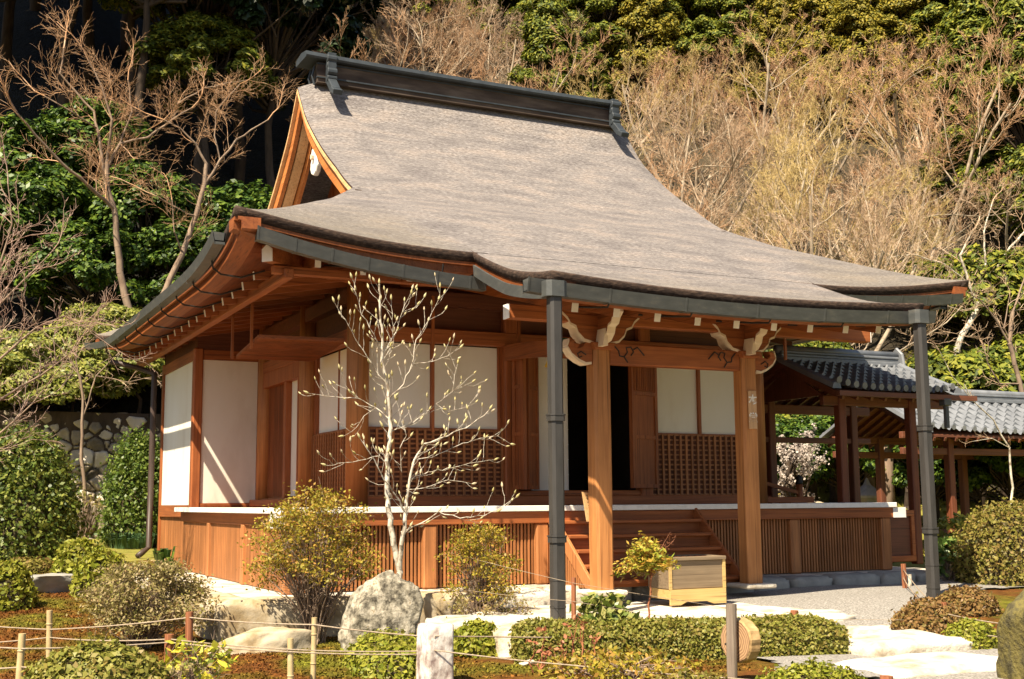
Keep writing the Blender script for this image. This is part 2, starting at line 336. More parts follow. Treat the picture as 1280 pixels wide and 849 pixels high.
def leaves_arrays(P, N, size, rng, aspect=1.7, fold=0.0):
    """one quad leaf per point, roughly facing N"""
    P = np.asarray(P, float); N = np.asarray(N, float); N = N/(np.linalg.norm(N, axis=1, keepdims=True)+1e-9)
    m = len(P); r = rng.normal(size=(m, 3)); a = np.cross(N, r); a /= np.linalg.norm(a, axis=1, keepdims=True)+1e-9; b = np.cross(N, a)
    sz = (size*rng.uniform(.6, 1.3, m))[:, None] if np.isscalar(size) else np.asarray(size)[:, None]
    a = a*sz*.5*aspect; b = b*sz*.5
    V = np.stack([P-a, P-b+N*sz*fold, P+a, P+b+N*sz*fold], 1).reshape(-1, 3)
    F = np.arange(m*4).reshape(-1, 4)
    return V, F
def leaves(name, P, N, size, mat, parent, rng, aspect=1.7):
    V, F = leaves_arrays(P, N, size, rng, aspect); return npmesh(name, V, F, mat, parent)
# ------------------------------------------------------------------ terrain
def sstep(a, b, x):
    t = min(1, max(0, (x-a)/(b-a)))
    return t*t*(3-2*t)
def depth(x, y): return (x+4.11)*0.445+(y+14.42)*0.8957
def ground_z(x, y):
    left = -0.45 + 0.55*sstep(-2.5, 9, y) + 0.25*sstep(9, 16, y)
    right = -0.42 + 0.27*sstep(-5.2, -2.6, y) + 0.2*sstep(-1.0, 12, y)
    k = sstep(1.5, 7, x-0.25*y-0.5)
    z = left*(1-k)+right*k
    z -= 0.35*sstep(-6.5, -12, y)
    # mossy mound beyond the corridor
    z += 1.2*math.exp(-(((x-21)/4.5)**2+((y-12)/3.2)**2))
    z += 0.03*mnoise.noise(Vector((x*.7, y*.7, 0)))
    # the wooded slope
    dpt = depth(x, y)
    s0 = 31.5 if x > 6 else 28.6+ (2.9*sstep(0, 6, x))
    if x > 16: s0 += 4.5*sstep(16, 24, x)
    if dpt > s0:
        h = (dpt-s0); base = 3.2*(1-sstep(2.5, 9, x))
        z += base*min(1, h/.8) + 0.80*max(0, h-.5) + 0.9*mnoise.noise(Vector((x*.12, y*.12, 3)))*min(1, h/5)
    return z
def terrain():
    xs = list(np.concatenate([np.arange(-60, -8, 4), np.arange(-8, 34, .45), np.arange(34, 110, 4)]))
    ys = list(np.concatenate([np.arange(-60, -10, 5), np.arange(-10, 26, .45), np.arange(26, 120, 3)]))
    rows = [[(x, y, ground_z(x, y)) for x in xs] for y in ys]
    m = MB(); m.grid(rows); o = m.build('ground', mossm, None, True); tag(o, kind='structure')
    o.data.materials.append(hillm); o.data.materials.append(mossgreen); o.data.materials.append(forestfloor)
    for p in o.data.polygons:
        c = p.center
        s0 = 31.0 if c.x > 6 else 28.2
        if c.x > 18: s0 = 37
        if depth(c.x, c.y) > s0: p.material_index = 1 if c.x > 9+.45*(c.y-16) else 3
        elif c.x > 11 or (c.y > 8): p.material_index = 2
terrain()

def gsheet(name, poly, mat, dz, step=.09, base=None):
    """a flat-ish sheet following the ground inside a polygon"""
    from mathutils.geometry import tessellate_polygon
    xs = [p[0] for p in poly]; ys = [p[1] for p in poly]
    def inside(x, y):
        c = False; n = len(poly); j = n-1
        for i in range(n):
            xi, yi = poly[i]; xj, yj = poly[j]
            if (yi > y) != (yj > y) and x < (xj-xi)*(y-yi)/(yj-yi)+xi: c = not c
            j = i
        return c
    vid = {}; m = MB(); fs = []
    def V(i, j):
        if (i, j) not in vid:
            x = min(xs)+i*step; y = min(ys)+j*step
            vid[(i, j)] = len(m.v); m.v.append((x, y, (ground_z(x, y) if base is None else base)+dz))
        return vid[(i, j)]
    for i in range(int((max(xs)-min(xs))/step)+1):
        for j in range(int((max(ys)-min(ys))/step)+1):
            if inside(min(xs)+(i+.5)*step+.25*mnoise.noise(Vector((i*.19*step/.09, j*.19*step/.09, 7))), min(ys)+(j+.5)*step+.25*mnoise.noise(Vector((i*.19, j*.19, 17)))): fs.append((V(i, j), V(i+1, j), V(i+1, j+1), V(i, j+1)))
    m.f = fs; o = m.build(name, mat, None, True); tag(o, kind='structure'); return o
gsheet('gravel_path', [(2.9, -5.6), (3.6, -7.5), (6, -9), (10, -8), (5.6, -5.0), (6.4, -3.7), (8.4, -2.6), (12, -1.5), (12.5, 0.8), (9.5, -.6), (2.2, -.9), (2.4, -3.0), (4.2, -3.6)], gravelm, 0.03)
gsheet('front_path', [(-9, -4.4), (-3.2, -2.9), (-2.0, -3.6), (-.2, -4.9), (1.7, -6.1), (3, -8), (2, -14), (-9, -14)], gravelm, 0.03)

def rock(name, c, size, mat, seed, sub=4, amp=.22, planes=7, flat=None, parent=None, taper=0, lean=0):
    import bmesh
    bm = bmesh.new(); bmesh.ops.create_icosphere(bm, subdivisions=sub, radius=1)
    r = random.Random(seed)
    pl = []
    for _ in range(planes):
        d = Vector((r.gauss(0, 1), r.gauss(0, 1), r.gauss(0, .8))).normalized(); pl.append((d, r.uniform(.60, .84)))
    if flat: pl.append((Vector((0, 0, 1)), flat))
    off = Vector((r.uniform(0, 50), r.uniform(0, 50), 0))
    for v in bm.verts:
        p = v.co.copy(); p *= 1 + amp*mnoise.noise(p*1.3+off)
        for d, k in pl:
            e = p.dot(d)-k
            if e > 0: p -= d*e*.92
        p += p.normalized()*(0.06*mnoise.noise(p*4+off)+0.035*mnoise.noise(p*9+off)+0.02*mnoise.noise(p*19+off))
        v.co = Vector((p.x*size[0]*(1-taper*p.z)+lean*p.z, p.y*size[1]*(1-taper*p.z), p.z*size[2]))
    me = D.meshes.new(name); bm.to_mesh(me); bm.free(); me.materials.append(mat)
    me.polygons.foreach_set('use_smooth', [True]*len(me.polygons))
    o = D.objects.new(name, me); COL.objects.link(o); o.location = c
    o.rotation_euler = (0, 0, r.uniform(-.3, .3)); return o
def block(name, x0, x1, y0, y1, z0, z1, mat, seed, rough=.05, n=8):
    """a hewn stone: a box with noisy faces and rounded edges"""
    import bmesh
    bm = bmesh.new(); bmesh.ops.create_cube(bm, size=2); bmesh.ops.subdivide_edges(bm, edges=bm.edges, cuts=n, use_grid_fill=True)
    off = Vector((seed*3.1, seed*1.7, 0)); sx, sy, sz = (x1-x0)/2, (y1-y0)/2, (z1-z0)/2
    for v in bm.verts:
        p = v.co; q = Vector((p.x*sx, p.y*sy, p.z*sz))
        e = sorted([abs(p.x), abs(p.y), abs(p.z)])
        rr = max(0, e[1]-.86)/.14
        q -= Vector((p.x, p.y, p.z)).normalized()*rr*rough*1.1
        q += Vector((mnoise.noise(q*3+off), mnoise.noise(q*3+off*1.3), .6*mnoise.noise(q*3+off*1.9)))*rough
        q += Vector((mnoise.noise(q*11+off), mnoise.noise(q*11+off*1.3), .4*mnoise.noise(q*11+off*1.9)))*rough*.35
        v.co = q
    me = D.meshes.new(name); bm.to_mesh(me); bm.free(); me.materials.append(mat)
    me.polygons.foreach_set('use_smooth', [True]*len(me.polygons))
    o = D.objects.new(name, me); COL.objects.link(o); o.location = ((x0+x1)/2, (y0+y1)/2, (z0+z1)/2); return o

# stone platform under the hall, with its row of edge stones
m = MB(); m.box(-.68, 10.3, -.45, 11.2, -.5, -.004); tag(m.build('stone_platform', stone_l, None), kind='structure')
rs = random.Random(5)
def bigedge(x0, x1, y0, y1, z0, z1, mat, seed, label, grp):
    o = block('edge_stone', x0, x1, y0, y1, z0, z1, mat, seed, .045); tag(o, label, 'stone', grp)
G1 = 'edge stones round the platform'
# left side, from the corner backwards
ys_ = [-.55, .35, 1.5, 2.6, 3.7, 5.0, 6.4, 8.0, 9.6, 11]
for i in range(len(ys_)-1):
    bigedge(-1.0-(.12 if i < 4 else 0)*rs.random(), -.6, ys_[i]+.02, ys_[i+1]-.02, -.55, .005+.02*rs.random(), stone_y if i < 4 else stone_l, 10+i,
            'pale hewn edge stone along the left side of the hall platform' if i > 3 else ['large yellowish edge stone at the front left corner of the platform', 'cracked tan edge stone beside the brown low shrub', 'tan edge stone just behind the brown low shrub', 'small tan edge stone along the left platform edge'][i], G1)
xs_ = [-1.0, .1, 1.2, 2.2, 3.2, 4.4, 5.45, 6.3, 6.95, 7.7, 8.6, 9.3, 10.3]
lab = ['long pale stone at the left end of the front platform edge behind the leafy shrub', 'pale front edge stone behind the boulder', 'pale front edge stone behind the magnolia foot', 'front edge stone between the thin shrub and the left drainpipe',
       'front edge stone beneath the left stair wall', 'front edge stone under the wooden steps', 'front edge stone beside the right porch post', 'greyish edge stone right of the right porch post', 'brown-patched edge stone in the shade right of the steps', 'pale grey edge stone in the shade in the middle of the right front edge',
       'blue-grey edge stone near the right end of the platform', 'last grey edge stone at the right end of the platform']
for i in range(len(xs_)-1):
    bigedge(xs_[i]+.015, xs_[i+1]-.015, -.85-.06*rs.random(), -.42, -.5, -.005+.02*rs.random(), stone_y if i < 3 else stone_l if i < 5 else stone_g, 40+i, lab[i], G1)
# lower paving in front of the steps
m = MB(); m.box(1.9, 5.6, -3.35, -.95, -.6, -.19); tag(m.build('lower_paving', stone_l, None), kind='structure')
G2 = 'paving stones before the porch'
for i, (a, b, c, d, z, mt, lb) in enumerate([
        (1.25, 2.3, -3.35, -2.55, -.185, stone_l, 'rough pale paving stone at the left end before the steps'),
        (2.3, 3.5, -4.0, -3.2, -.185, stone_l, 'long pale paving stone behind the clipped hedge'),
        (3.5, 4.75, -4.05, -3.2, -.20, stone_y, 'tan veined paving stone in front of the offering box'),
        (4.6, 5.5, -3.75, -2.4, -.19, stone_l, 'flat sunlit paving stone right of the offering box'),
        (5.5, 6.3, -3.1, -1.8, -.20, stone_y, 'squared tan paving stone at the right end before the porch'),
        (1.1, 2.2, -2.5, -1.6, -.17, stone_l, 'pale paving stone between the thin shrub and the left drainpipe')]):
    tag(block('paving_stone', a, b, c, d, -.55, z, mt, 60+i, .05), lb, 'stone', G2)
for i, (a, b, c, d, z, lb) in enumerate([(4.05, 5.5, -5.5, -4.65, -.27, 'long flat sunlit slab at the top of the garden path'), (3.35, 5.1, -6.6, -5.6, -.36, 'cracked slab of the garden path below the long one'),
                                         (4.9, 5.55, -4.45, -4.1, -.28, 'small flat stone beside the russet round bush')]):
    tag(block('stepping_stone', a, b, c, d, -.7, z, stone_l, 80+i, .05), lb, 'stone', 'slabs of the garden path')
for i, (x, y, sx, sy) in enumerate([(-.75, -1.6, .62, .45)]):
    o = rock('step_stone', (x, y, -.42), (sx, sy, .26), stone_y, 9, flat=.7); tag(o, 'flat yellow stone at the foot of the platform corner', 'stone')

# ------------------------------------------------------------------ THE HALL
CX = 4.85
hall = empty('temple_hall', (4.75, 4.7, 0), 'old wooden temple hall with sweeping grey bark roof, white wall panels and raised veranda', 'temple')
Gd = [-2.15, -1.75, -1.15, -.7, -.25, 0, .5, 1.1, 1.74, 2.3, 2.81, 3.3, 3.73, 4.1, 4.47, 4.85, 5.27, 5.55, 5.78]
Gz = [3.60, 3.65, 3.78, 3.93, 4.11, 4.22, 4.50, 4.86, 5.20, 5.42, 5.67, 5.97, 6.28, 6.56, 6.86, 7.20, 7.61, 7.98, 8.31]
def G(d):
    # smooth cubic through the measured profile
    i = int(np.clip(np.searchsorted(Gd, d)-1, 0, len(Gd)-2)); h = Gd[i+1]-Gd[i]; t = (d-Gd[i])/h
    def sl(k):
        a = max(k-1, 0); b = min(k+1, len(Gd)-1); return (Gz[b]-Gz[a])/(Gd[b]-Gd[a])
    m0, m1 = sl(i)*h, sl(i+1)*h
    return (2*t**3-3*t**2+1)*Gz[i]+(t**3-2*t**2+t)*m0+(-2*t**3+3*t**2)*Gz[i+1]+(t**3-t**2)*m1
YE, YR, YB = -.78, 5.0, 10.78
XL, XR, GXL, GXR = -.80, 10.50, 1.47, 8.07
DG = 2.81; RL = DG/(GXL-XL); RR = DG/(XR-GXR)
def U(s, d):
    f = max(0, (abs(s)-.5)/.5)**2.0
    return f*float(np.interp(d, [0, .25, .5, 1.0, 1.6, 2.05, 2.4, 2.81], [.27, .17, .10, -.01, -.08, -.08, -.03, 0]))
def flare(s, d): return .13*max(0, (abs(s)-.6)/.4)**2*max(0, 1-d/2.5)**1.5
def xb(d): return (XL+min(d, DG)/RL, XR-min(d, DG)/RR)
def drop(s, d): return .17*max(0, (abs(s)-.84)/.16)**1.6*min(1, max(0, (d-3.6)/2.1))
def front_pt(s, d, back=False):
    a, b = xb(d); x = (a+b)/2+s*(b-a)/2; f = flare(s, d)
    z = G(d)+U(s, d)-drop(s, d); y = YE+d-f*.8
    if back: y = YB-d+f*.8
    return (x+(f if s > 0 else -f), y, z)
def side_pt(s, d, right=False):
    """d measured in front-slope units so that hips meet"""
    y0, y1 = YE+d, YB-d; y = (y0+y1)/2+s*(y1-y0)/2; f = flare(s, d)
    x = (XR-d/RR+f) if right else (XL+d/RL-f)
    dip = .32*(1-s**4)*min(1, d/DG)**1.5
    return (x, y+(f if s > 0 else -f)*.8, G(d)+U(s, d)-dip)
svals = np.concatenate([np.linspace(-1, -.5, 16)[:-1], np.linspace(-.5, .5, 20), np.linspace(.5, 1, 16)[1:]])
KX0, KX1 = 2.12, 7.62
def koh_pt(x, d):
    k = -d/2.1; s = (x-(KX0+KX1)/2)/((KX1-KX0)/2)
    return (x, YE+d, G(d) + k*(-.09+.10*s*s))
def roof_surface():
    rows_list = []; m = MB(); uv = []; ev_ = []
    def patch(rows, uvs, e=None):
        m.grid(rows); uv.extend([q for r in uvs for q in r]); ev_.extend([(0, y) for r in (e or [[q[1] for q in r] for r in uvs]) for y in r])
    ds = list(np.concatenate([np.linspace(0, DG, 14), np.linspace(DG, 5.78, 16)[1:]]))
    for back in (False, True):
        rows = [[front_pt(s, d, back) for s in svals] for d in ds]
        def kw(x): return 0 if back else sstep(KX0-.9, KX0+.5, x)*sstep(KX1+.9, KX1-.5, x)
        patch(rows, [[(p[0], d*1.25) for p in r] for r, d in zip(rows, ds)], [[(d+2.1*kw(p[0]))*1.25 for p in r] for r, d in zip(rows, ds)])
    dss = list(np.linspace(0, DG+.75, 18))
    for right in (False, True):
        rows = [[side_pt(s, d, right) for s in svals] for d in dss]
        patch(rows, [[(p[1]+20, d*1.25) for p in r] for r, d in zip(rows, dss)])
    dk = list(np.linspace(.35, -2.1, 16)); xk = np.linspace(KX0, KX1, 40)
    rows = [[(koh_pt(x, d) if d <= 0 else (x, YE+d, G(d)-.006)) for x in xk] for d in dk]
    patch(rows, [[(p[0], d*1.25) for p in r] for r, d in zip(rows, dk)], [[(d+2.1)*1.25 for p in r] for r, d in zip(rows, dk)])
    o = m.build('roof', roofm, hall, True)
    ul = o.data.uv_layers.new(name='course')
    li = np.empty(len(o.data.loops), np.int32); o.data.loops.foreach_get('vertex_index', li)
    ul.data.foreach_set('uv', np.array(uv, np.float32)[li].ravel())
    u2 = o.data.uv_layers.new(name='eave_distance'); u2.data.foreach_set('uv', np.array(ev_, np.float32)[li].ravel())
    return o
roof = roof_surface()
# small jagged lift of single shingles is left to the bump; the cut edge below is real
per = []   # perimeter of the main eave with outward directions
front_e = [front_pt(s, 0) for s in svals]
right_e = [side_pt(s, 0, True) for s in svals]
back_e = [front_pt(s, 0, True) for s in svals]
left_e = [side_pt(s, 0) for s in svals]
def edge_layers(pts, out, name_suffix=''):
    o = [out]*len(pts)
    MB().sweep(pts, o, [(0.0, 0.002), (0.012, -.02), (-.02, -.12), (-.15, -.12), (-.12, -.02)]).build('bark_eave_edge', barkedge, hall, True)
    MB().sweep(pts, o, [(-.03, -.122), (-.035, -.165), (-.07, -.165), (-.08, -.26), (-.30, -.26), (-.30, -.122)]).build('eave_board', eavew, hall, False)
edge_layers([p for p in front_e if p[0] < KX0+.28], (0, -1, 0))
edge_layers([p for p in front_e if p[0] > KX1-.25], (0, -1, 0))
edge_layers(right_e, (1, 0, 0)); edge_layers(back_e, (0, 1, 0)); edge_layers(left_e, (-1, 0, 0))
kfront = [koh_pt(x, -2.1) for x in np.linspace(KX0, KX1, 40)]
edge_layers(kfront, (0, -1, 0))
for X, o in ((KX0, (-1, 0, 0)), (KX1, (1, 0, 0))):
    pts = [koh_pt(X, d) for d in np.linspace(.15, -2.1, 22)]
    MB().sweep(pts, [o]*len(pts), [(0, .002), (0.012, -.03), (-.03, -.13), (-.15, -.13), (-.12, -.01)]).build('bark_eave_edge', barkedge, hall, True)
    MB().sweep(pts, [o]*len(pts), [(-.04, -.132), (-.06, -.26), (-.3, -.26), (-.3, -.132)]).build('eave_board', eavew, hall)

# soffits (boards seen between the rafters)
def soffit():
    m = MB()
    for t0, t1 in ((0, .3), (.3, .6), (.6, 1)):
        pass
    for back in (False, True):
        rows = []
        for t in (0, .3, .6, 1):
            ins = .3+t*1.9; row = []
            for s in svals:
                p = Vector(front_pt(s, 0, back)); p.y += (-1 if back else 1)*ins; p.z += -.25+t*.46-U(s, 0)*t
                p.x = min(max(p.x, XL+ins), XR-ins); row.append(tuple(p))
            rows.append(row)
        m.grid(rows)
    for right in (False, True):
        rows = []
        for t in (0, .3, .6, 1):
            ins = .3+t*1.9; row = []
            for s in svals:
                p = Vector(side_pt(s, 0, right)); p.x += (-1 if right else 1)*ins; p.z += -.25+t*.46-U(s, 0)*t
                p.y = min(max(p.y, YE+ins), YB-ins); row.append(tuple(p))
            rows.append(row)
        m.grid(rows)
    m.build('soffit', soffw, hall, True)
    m = MB(); m.grid([[tuple(Vector(koh_pt(x, d))+Vector((0, 0, -.245))) for x in np.linspace(KX0+.05, KX1-.05, 12)] for d in np.linspace(-2.0, .6, 10) if d <= 0] +
                     [[(x, YE+1.9, 4.3) for x in np.linspace(KX0+.05, KX1-.05, 12)]])
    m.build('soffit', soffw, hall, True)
soffit()

# rafters with white painted tips
def rafter(a, b, w=.075, h=.11, tipsize=None):
    o = MB().bar(a, b, w, h).build('rafter', wood_y if abs(a[0]-b[0]) < .3 else wood_x, hall)
    a = Vector(a); b = Vector(b); d = (a-b).normalized()
    t = MB().bar(a+d*.001, a+d*.008, w*1.0, h*1.04).build('painted_tip', whitep, o)
def zsoff(s, t): return 4.22-.24+t*.5
for x in [.2, .78, 1.40, 1.97]:
    u = U((x-CX)/5.65, 0); rafter((x, -.42, 3.90+u*.8), (x, 1.3, 4.16))
for x in [7.95, 8.5, 9.1, 9.65]:
    u = U((x-CX)/5.65, 0); rafter((x, -.42, 3.90+u*.8), (x, 1.3, 4.16))
for i in range(18):
    y = .98+.565*(i-1); s = (y-5)/5.78; u = U(s, 0)
    rafter((-.37, y, 3.86+u*.75), (1.25, y, 4.15), .055, .10)
for i in range(10):
    y = 1.0+.9*i; rafter((10.1, y, 3.88), (8.3, y, 4.15), .06, .10)
for i, x in enumerate([2.66, 3.22, 3.79, 4.37, 4.95, 5.53, 6.11, 6.70, 7.26]):
    e = .012*(x-4.9)**2
    rafter((x, -2.42, 3.255+e), (x, .9, 4.12), .085, .125)
# hip rafter with its big pointed tip
def hiprafter(a, b):
    o = MB().bar(a, b, .14, .2).build('hip_rafter', wood_y, hall)
    a = Vector(a); b = Vector(b); d = (a-b).normalized(); r = d.cross(Vector((0, 0, 1))).normalized(); up = r.cross(d)
    prof = [(-.07, -.10), (.07, -.10), (.07, .05), (0, .11), (-.07, .05)]
    vs = [a+d*t+r*x+up*y for t in (.0, .012) for x, y in prof]
    MB().add(vs, [(0, 1, 2, 3, 4), (9, 8, 7, 6, 5)]+[(i, (i+1) % 5, 5+(i+1) % 5, 5+i) for i in range(5)]).build('painted_tip', whitep, o)
hiprafter((-.42, -.40, 4.06), (1.4, 1.4, 4.2)); hiprafter((10.0, -.40, 4.06), (8.1, 1.4, 4.2)); hiprafter((-.42, 10.4, 4.08), (1.4, 8.6, 4.2))
# eave purlins
MB().box(-.30, 2.2, -.24, -.12, 3.86, 3.96).build('eave_purlin', wood_x, hall, bevel=.008)
MB().box(7.6, 10.1, -.24, -.12, 3.86, 3.96).build('eave_purlin', wood_x, hall, bevel=.008)
MB().box(-.18, -.06, -.3, 10.4, 3.80, 3.92).build('eave_purlin', wood_y, hall, bevel=.008)
MB().box(2.31, 8.06, -1.42, -1.26, 3.30, 3.48).build('porch_purlin', wood_x, hall, bevel=.01)
pp = hall.children[-1]
MB().box(2.302, 2.309, -1.42, -1.26, 3.30, 3.48).build('painted_tip', whitep, pp)
MB().box(8.061, 8.068, -1.42, -1.26, 3.30, 3.48).build('painted_tip', whitep, pp)

# ridge
MB().box(1.75, 7.78, 4.80, 5.20, 8.22, 8.58).build('ridge', ridgeb, hall)
rg = hall.children[-1]
for z, y in ((8.31, .225), (8.55, .215)): MB().box(1.74, 7.79, 5-y, 5+y, z-.012, z+.012).build('ridge_course', slate, rg)
path = [(x, 5, 8.60+.03*abs((x-4.6)/3.1)**3) for x in np.linspace(1.52, 7.76, 24)]
MB().sweep(path, [(0, -1, 0)]*24, [(.30, -.02), (.32, .01), (.30, .08), (.0, .13), (-.30, .08), (-.32, .01), (-.30, -.02)]).build('ridge_cap', slate, rg, False)
for X in (1.88, 7.52):
    for sgn in (-1, 1):
        o = MB()
        # scrolled end plate: stacked rolls and a foot lying on the roof
        for (yy, zz, r, L) in ((.31, 8.62, .075, .0), (.30, 8.50, .06, .0), (.33, 8.38, .075, 0), (.34, 8.27, .05, 0)):
            o.tube([(X, 5+sgn*yy, zz), (X+.17, 5+sgn*yy, zz)], r, 12)
        o.box(X+.01, X+.16, 5+sgn*.22 if sgn > 0 else 5-.36, 5+.36 if sgn > 0 else 5-.22, 8.2, 8.72)
        o.bar((X+.085, 5+sgn*.30, 8.24), (X+.085, 5+sgn*.56, 7.98), .15, .12)
        o.bar((X+.085, 5+sgn*.52, 8.01), (X+.085, 5+sgn*.68, 7.92), .17, .09)
        o.build('ridge_end_scroll', slate, rg, False, .008)
o = MB()
for dy in (-.1, .1): o.tube([(1.73, 5+dy, 8.2), (1.69, 5+dy, 8.35), (1.73, 5+dy, 8.52)], .02, 8)
o.build('ridge_end_plate', slate, rg)

# gables
def verge(X, sgn):
    """sgn -1: left gable. layers stepping inwards"""
    dd = np.linspace(DG-.12, 5.78, 28)
    def run(off_x, z0, z1, thick, mat, name):
        m = MB()
        path = [(YE+d, G(d)-drop(1, d)) for d in dd]; path += [(10-y, z) for y, z in path[::-1]]
        vs = []
        for y, z in path:
            for x_, zz in ((X-sgn*off_x, z+z0), (X-sgn*off_x, z+z1), (X-sgn*(off_x+thick), z+z1), (X-sgn*(off_x+thick), z+z0)): vs.append((x_, y, zz))
        n = len(path)
        m.add(vs, [(i*4+j, i*4+(j+1) % 4, (i+1)*4+(j+1) % 4, (i+1)*4+j) for i in range(n-1) for j in range(4)]+[(0, 1, 2, 3), tuple((n-1)*4+j for j in range(4))])
        m.build(name, mat, hall, False)
    run(-.002, -.004, -.035, .10, barkedge, 'bark_verge')
    run(-.012, -.037, -.105, .2, creamw, 'verge_strip')
    run(.05, -.107, -.38, .07, newx, 'bargeboard')
    run(.14, -.30, -.42, .16, creamw, 'verge_strip')
    run(.32, -.20, -.62, .06, newx, 'inner_bargeboard')
    xw = X-sgn*.98
    m = MB(); path = [(YE+d, G(d)-.2) for d in dd]; path += [(10-y, z) for y, z in path[::-1]]
    m.prism([(path[0][0], 5.3)]+path+[(path[-1][0], 5.3)], 'X', xw, xw-sgn*.06)
    m.build('gable_wall', wood_z, hall)
    m = MB()
    for k in range(-4, 5):
        y = 5+k*.5; h = G(DG+2.9*(1-abs(y-5)/2.97))-.2
        if h > 6.0: m.box(min(xw+sgn*.03, xw+sgn*.005), max(xw+sgn*.03, xw+sgn*.005), y-.02, y+.02, 5.6, h)
    m.build('gable_batten', wood_z, hall)
    m = MB(); m.box(min(xw+sgn*.15, xw+sgn*.01), max(xw+sgn*.15, xw+sgn*.01), 3.1, 6.9, 6.05, 6.3); m.build('gable_beam', wood_y, hall, bevel=.01)
    # hanging fish ornament below the peak
    xo = X+ (-sgn)*.30
    prof = [(0, .12), (.10, .08), (.13, -.02), (.10, -.12), (.15, -.22), (.16, -.34), (.10, -.46), (0, -.52), (-.10, -.46), (-.16, -.34), (-.15, -.22), (-.10, -.12), (-.13, -.02), (-.10, .08)]
    zc = 7.05
    m = MB(); m.prism([(5+a*1.25, zc+b*.82) for a, b in prof], 'X', min(xo, xo-sgn*.09), max(xo, xo-sgn*.09)); m.build('gable_pendant', whitep, hall, bevel=.015)
    o = hall.children[-1]
    MB().tube([(xo-sgn*.09+sgn*.09, 5, zc-.1), (xo+sgn*.05, 5, zc-.1)], .05, 6).build('pendant_boss', creamp, o)
    # brackets low in the gable mouth
    m = MB()
    for yy in (3.35, 6.65):
        m.box(min(xw+sgn*.5, xw), max(xw+sgn*.5, xw), yy-.07, yy+.07, 5.95, 6.10)
    m.build('gable_bracket', whitep, hall, bevel=.01)
verge(GXL, -1); verge(GXR, 1)

# ------------------------------------------------------------------ walls
V = 1.33; FZ = 1.03     # wall line, veranda floor
WY, RY = 6.38, 9.4
XW1 = 8.17
# veranda
MB().box(.0, 9.53, .0, WY, .93, 1.02).build('veranda_floor', wood_x, hall)
MB().box(-.12, 9.65, -.12, .0, .958, 1.032).build('painted_veranda_edge', whitep, hall, bevel=.006)
MB().box(-.12, .0, .002, WY+.05, .958, 1.032).build('painted_veranda_edge', whitep, hall, bevel=.006)
MB().box(9.53, 9.65, .002, WY, .958, 1.032).build('painted_veranda_edge', whitep, hall, bevel=.006)
MB().box(-.06, 9.85, -.08, .05, .80, .955).build('veranda_beam', wood_x, hall, bevel=.008); vb = hall.children[-1]
MB().box(9.852, 9.86, -.085, .055, .795, .957).build('painted_tip', whitep, vb)
MB().box(9.6, 9.851, -.086, -.081, .80, .955).build('painted_end', whitep, vb)
MB().box(-.22, -.062, -.1, .02, .79, .956).build('painted_tip', whitep, vb)
MB().box(-.02, .10, .052, WY, .80, .955).build('veranda_beam', wood_y, hall, bevel=.008)
MB().box(9.45, 9.57, .052, WY, .80, .955).build('veranda_beam', wood_y, hall, bevel=.008)
def post(x, y, z0, z1, s, mat=wood_z, name='pillar'):
    return MB().box(x-s/2, x+s/2, y-s/2, y+s/2, z0, z1).build(name, mat, hall, bevel=.02 if s > .15 else .008)
for x in (.03, 1.84, 3.45, 6.02, 7.70, 9.47): post(x, .03, 0, .80, .19 if x != .03 else .15, slatwood, 'veranda_post')
for y in (2.13, 4.26): post(.04, y, 0, .80, .14, slatwood, 'veranda_post')
for y in (2.13, 4.26, 6.3): post(9.47, y, 0, .80, .14, slatwood, 'veranda_post')
def slats_x(x0, x1, y, z0, z1, pitch=.052, w=.027):
    m = MB(); n = int((x1-x0)/pitch)
    for i in range(n):
        x = x0+(i+.5)*(x1-x0)/n; m.box(x-w/2, x+w/2, y-.018, y+.018, z0, z1)
    m.box(x0, x1, y+.045, y+.06, z0+.1, z0+.15); m.box(x0, x1, y+.045, y+.06, z1-.2, z1-.15)
    m.build('slatted_skirt', slatwood, hall)
def slats_y(y0, y1, x, z0, z1, pitch=.052, w=.030):
    m = MB(); n = int((y1-y0)/pitch)
    for i in range(n):
        y = y0+(i+.5)*(y1-y0)/n; m.box(x-.018, x+.018, y-w/2, y+w/2, z0, z1)
    m.box(x+.03, x+.05, y0, y1, z0, z1); m.build('slatted_skirt', slatwood, hall)
for a, b in ((.11, 1.745), (1.935, 3.36), (6.12, 7.60), (7.80, 9.38)): slats_x(a, b, .03, .01, .80)
for a, b in ((.11, 2.06), (2.20, 4.19), (4.33, WY-.08)): slats_y(a, b, .03, .01, .80)
slats_y(.13, 6.2, 9.47, .01, .80)
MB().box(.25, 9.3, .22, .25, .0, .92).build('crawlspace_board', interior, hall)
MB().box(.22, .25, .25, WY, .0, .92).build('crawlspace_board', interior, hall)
# round corner pillars, square door pillars
def cyl(x, y, z0, z1, r, name='pillar', mat=pwood):
    MB().tube([(x, y, z0), (x, y, z1)], r, 28).build(name, mat, hall, True)
    o = hall.children[-1]
    m = o.modifiers.new('e', 'EDGE_SPLIT'); m.split_angle = .8
cyl(V, V, FZ-.02, 4.35, .155); cyl(XW1-.05, V, FZ-.02, 4.35, .135)
cyl(V, 3.62, FZ-.02, 4.35, .15); cyl(V, 6.15, FZ-.02, 4.35, .14)
post(3.66, V+.03, FZ, 4.3, .21); post(5.97, V+.03, FZ, 4.3, .21)
YW = 1.42
def panel_x(name, x0, x1, z0, z1, mat, y=YW, t=.03): return MB().box(x0, x1, y, y+t, z0, z1).build(name, mat, hall)
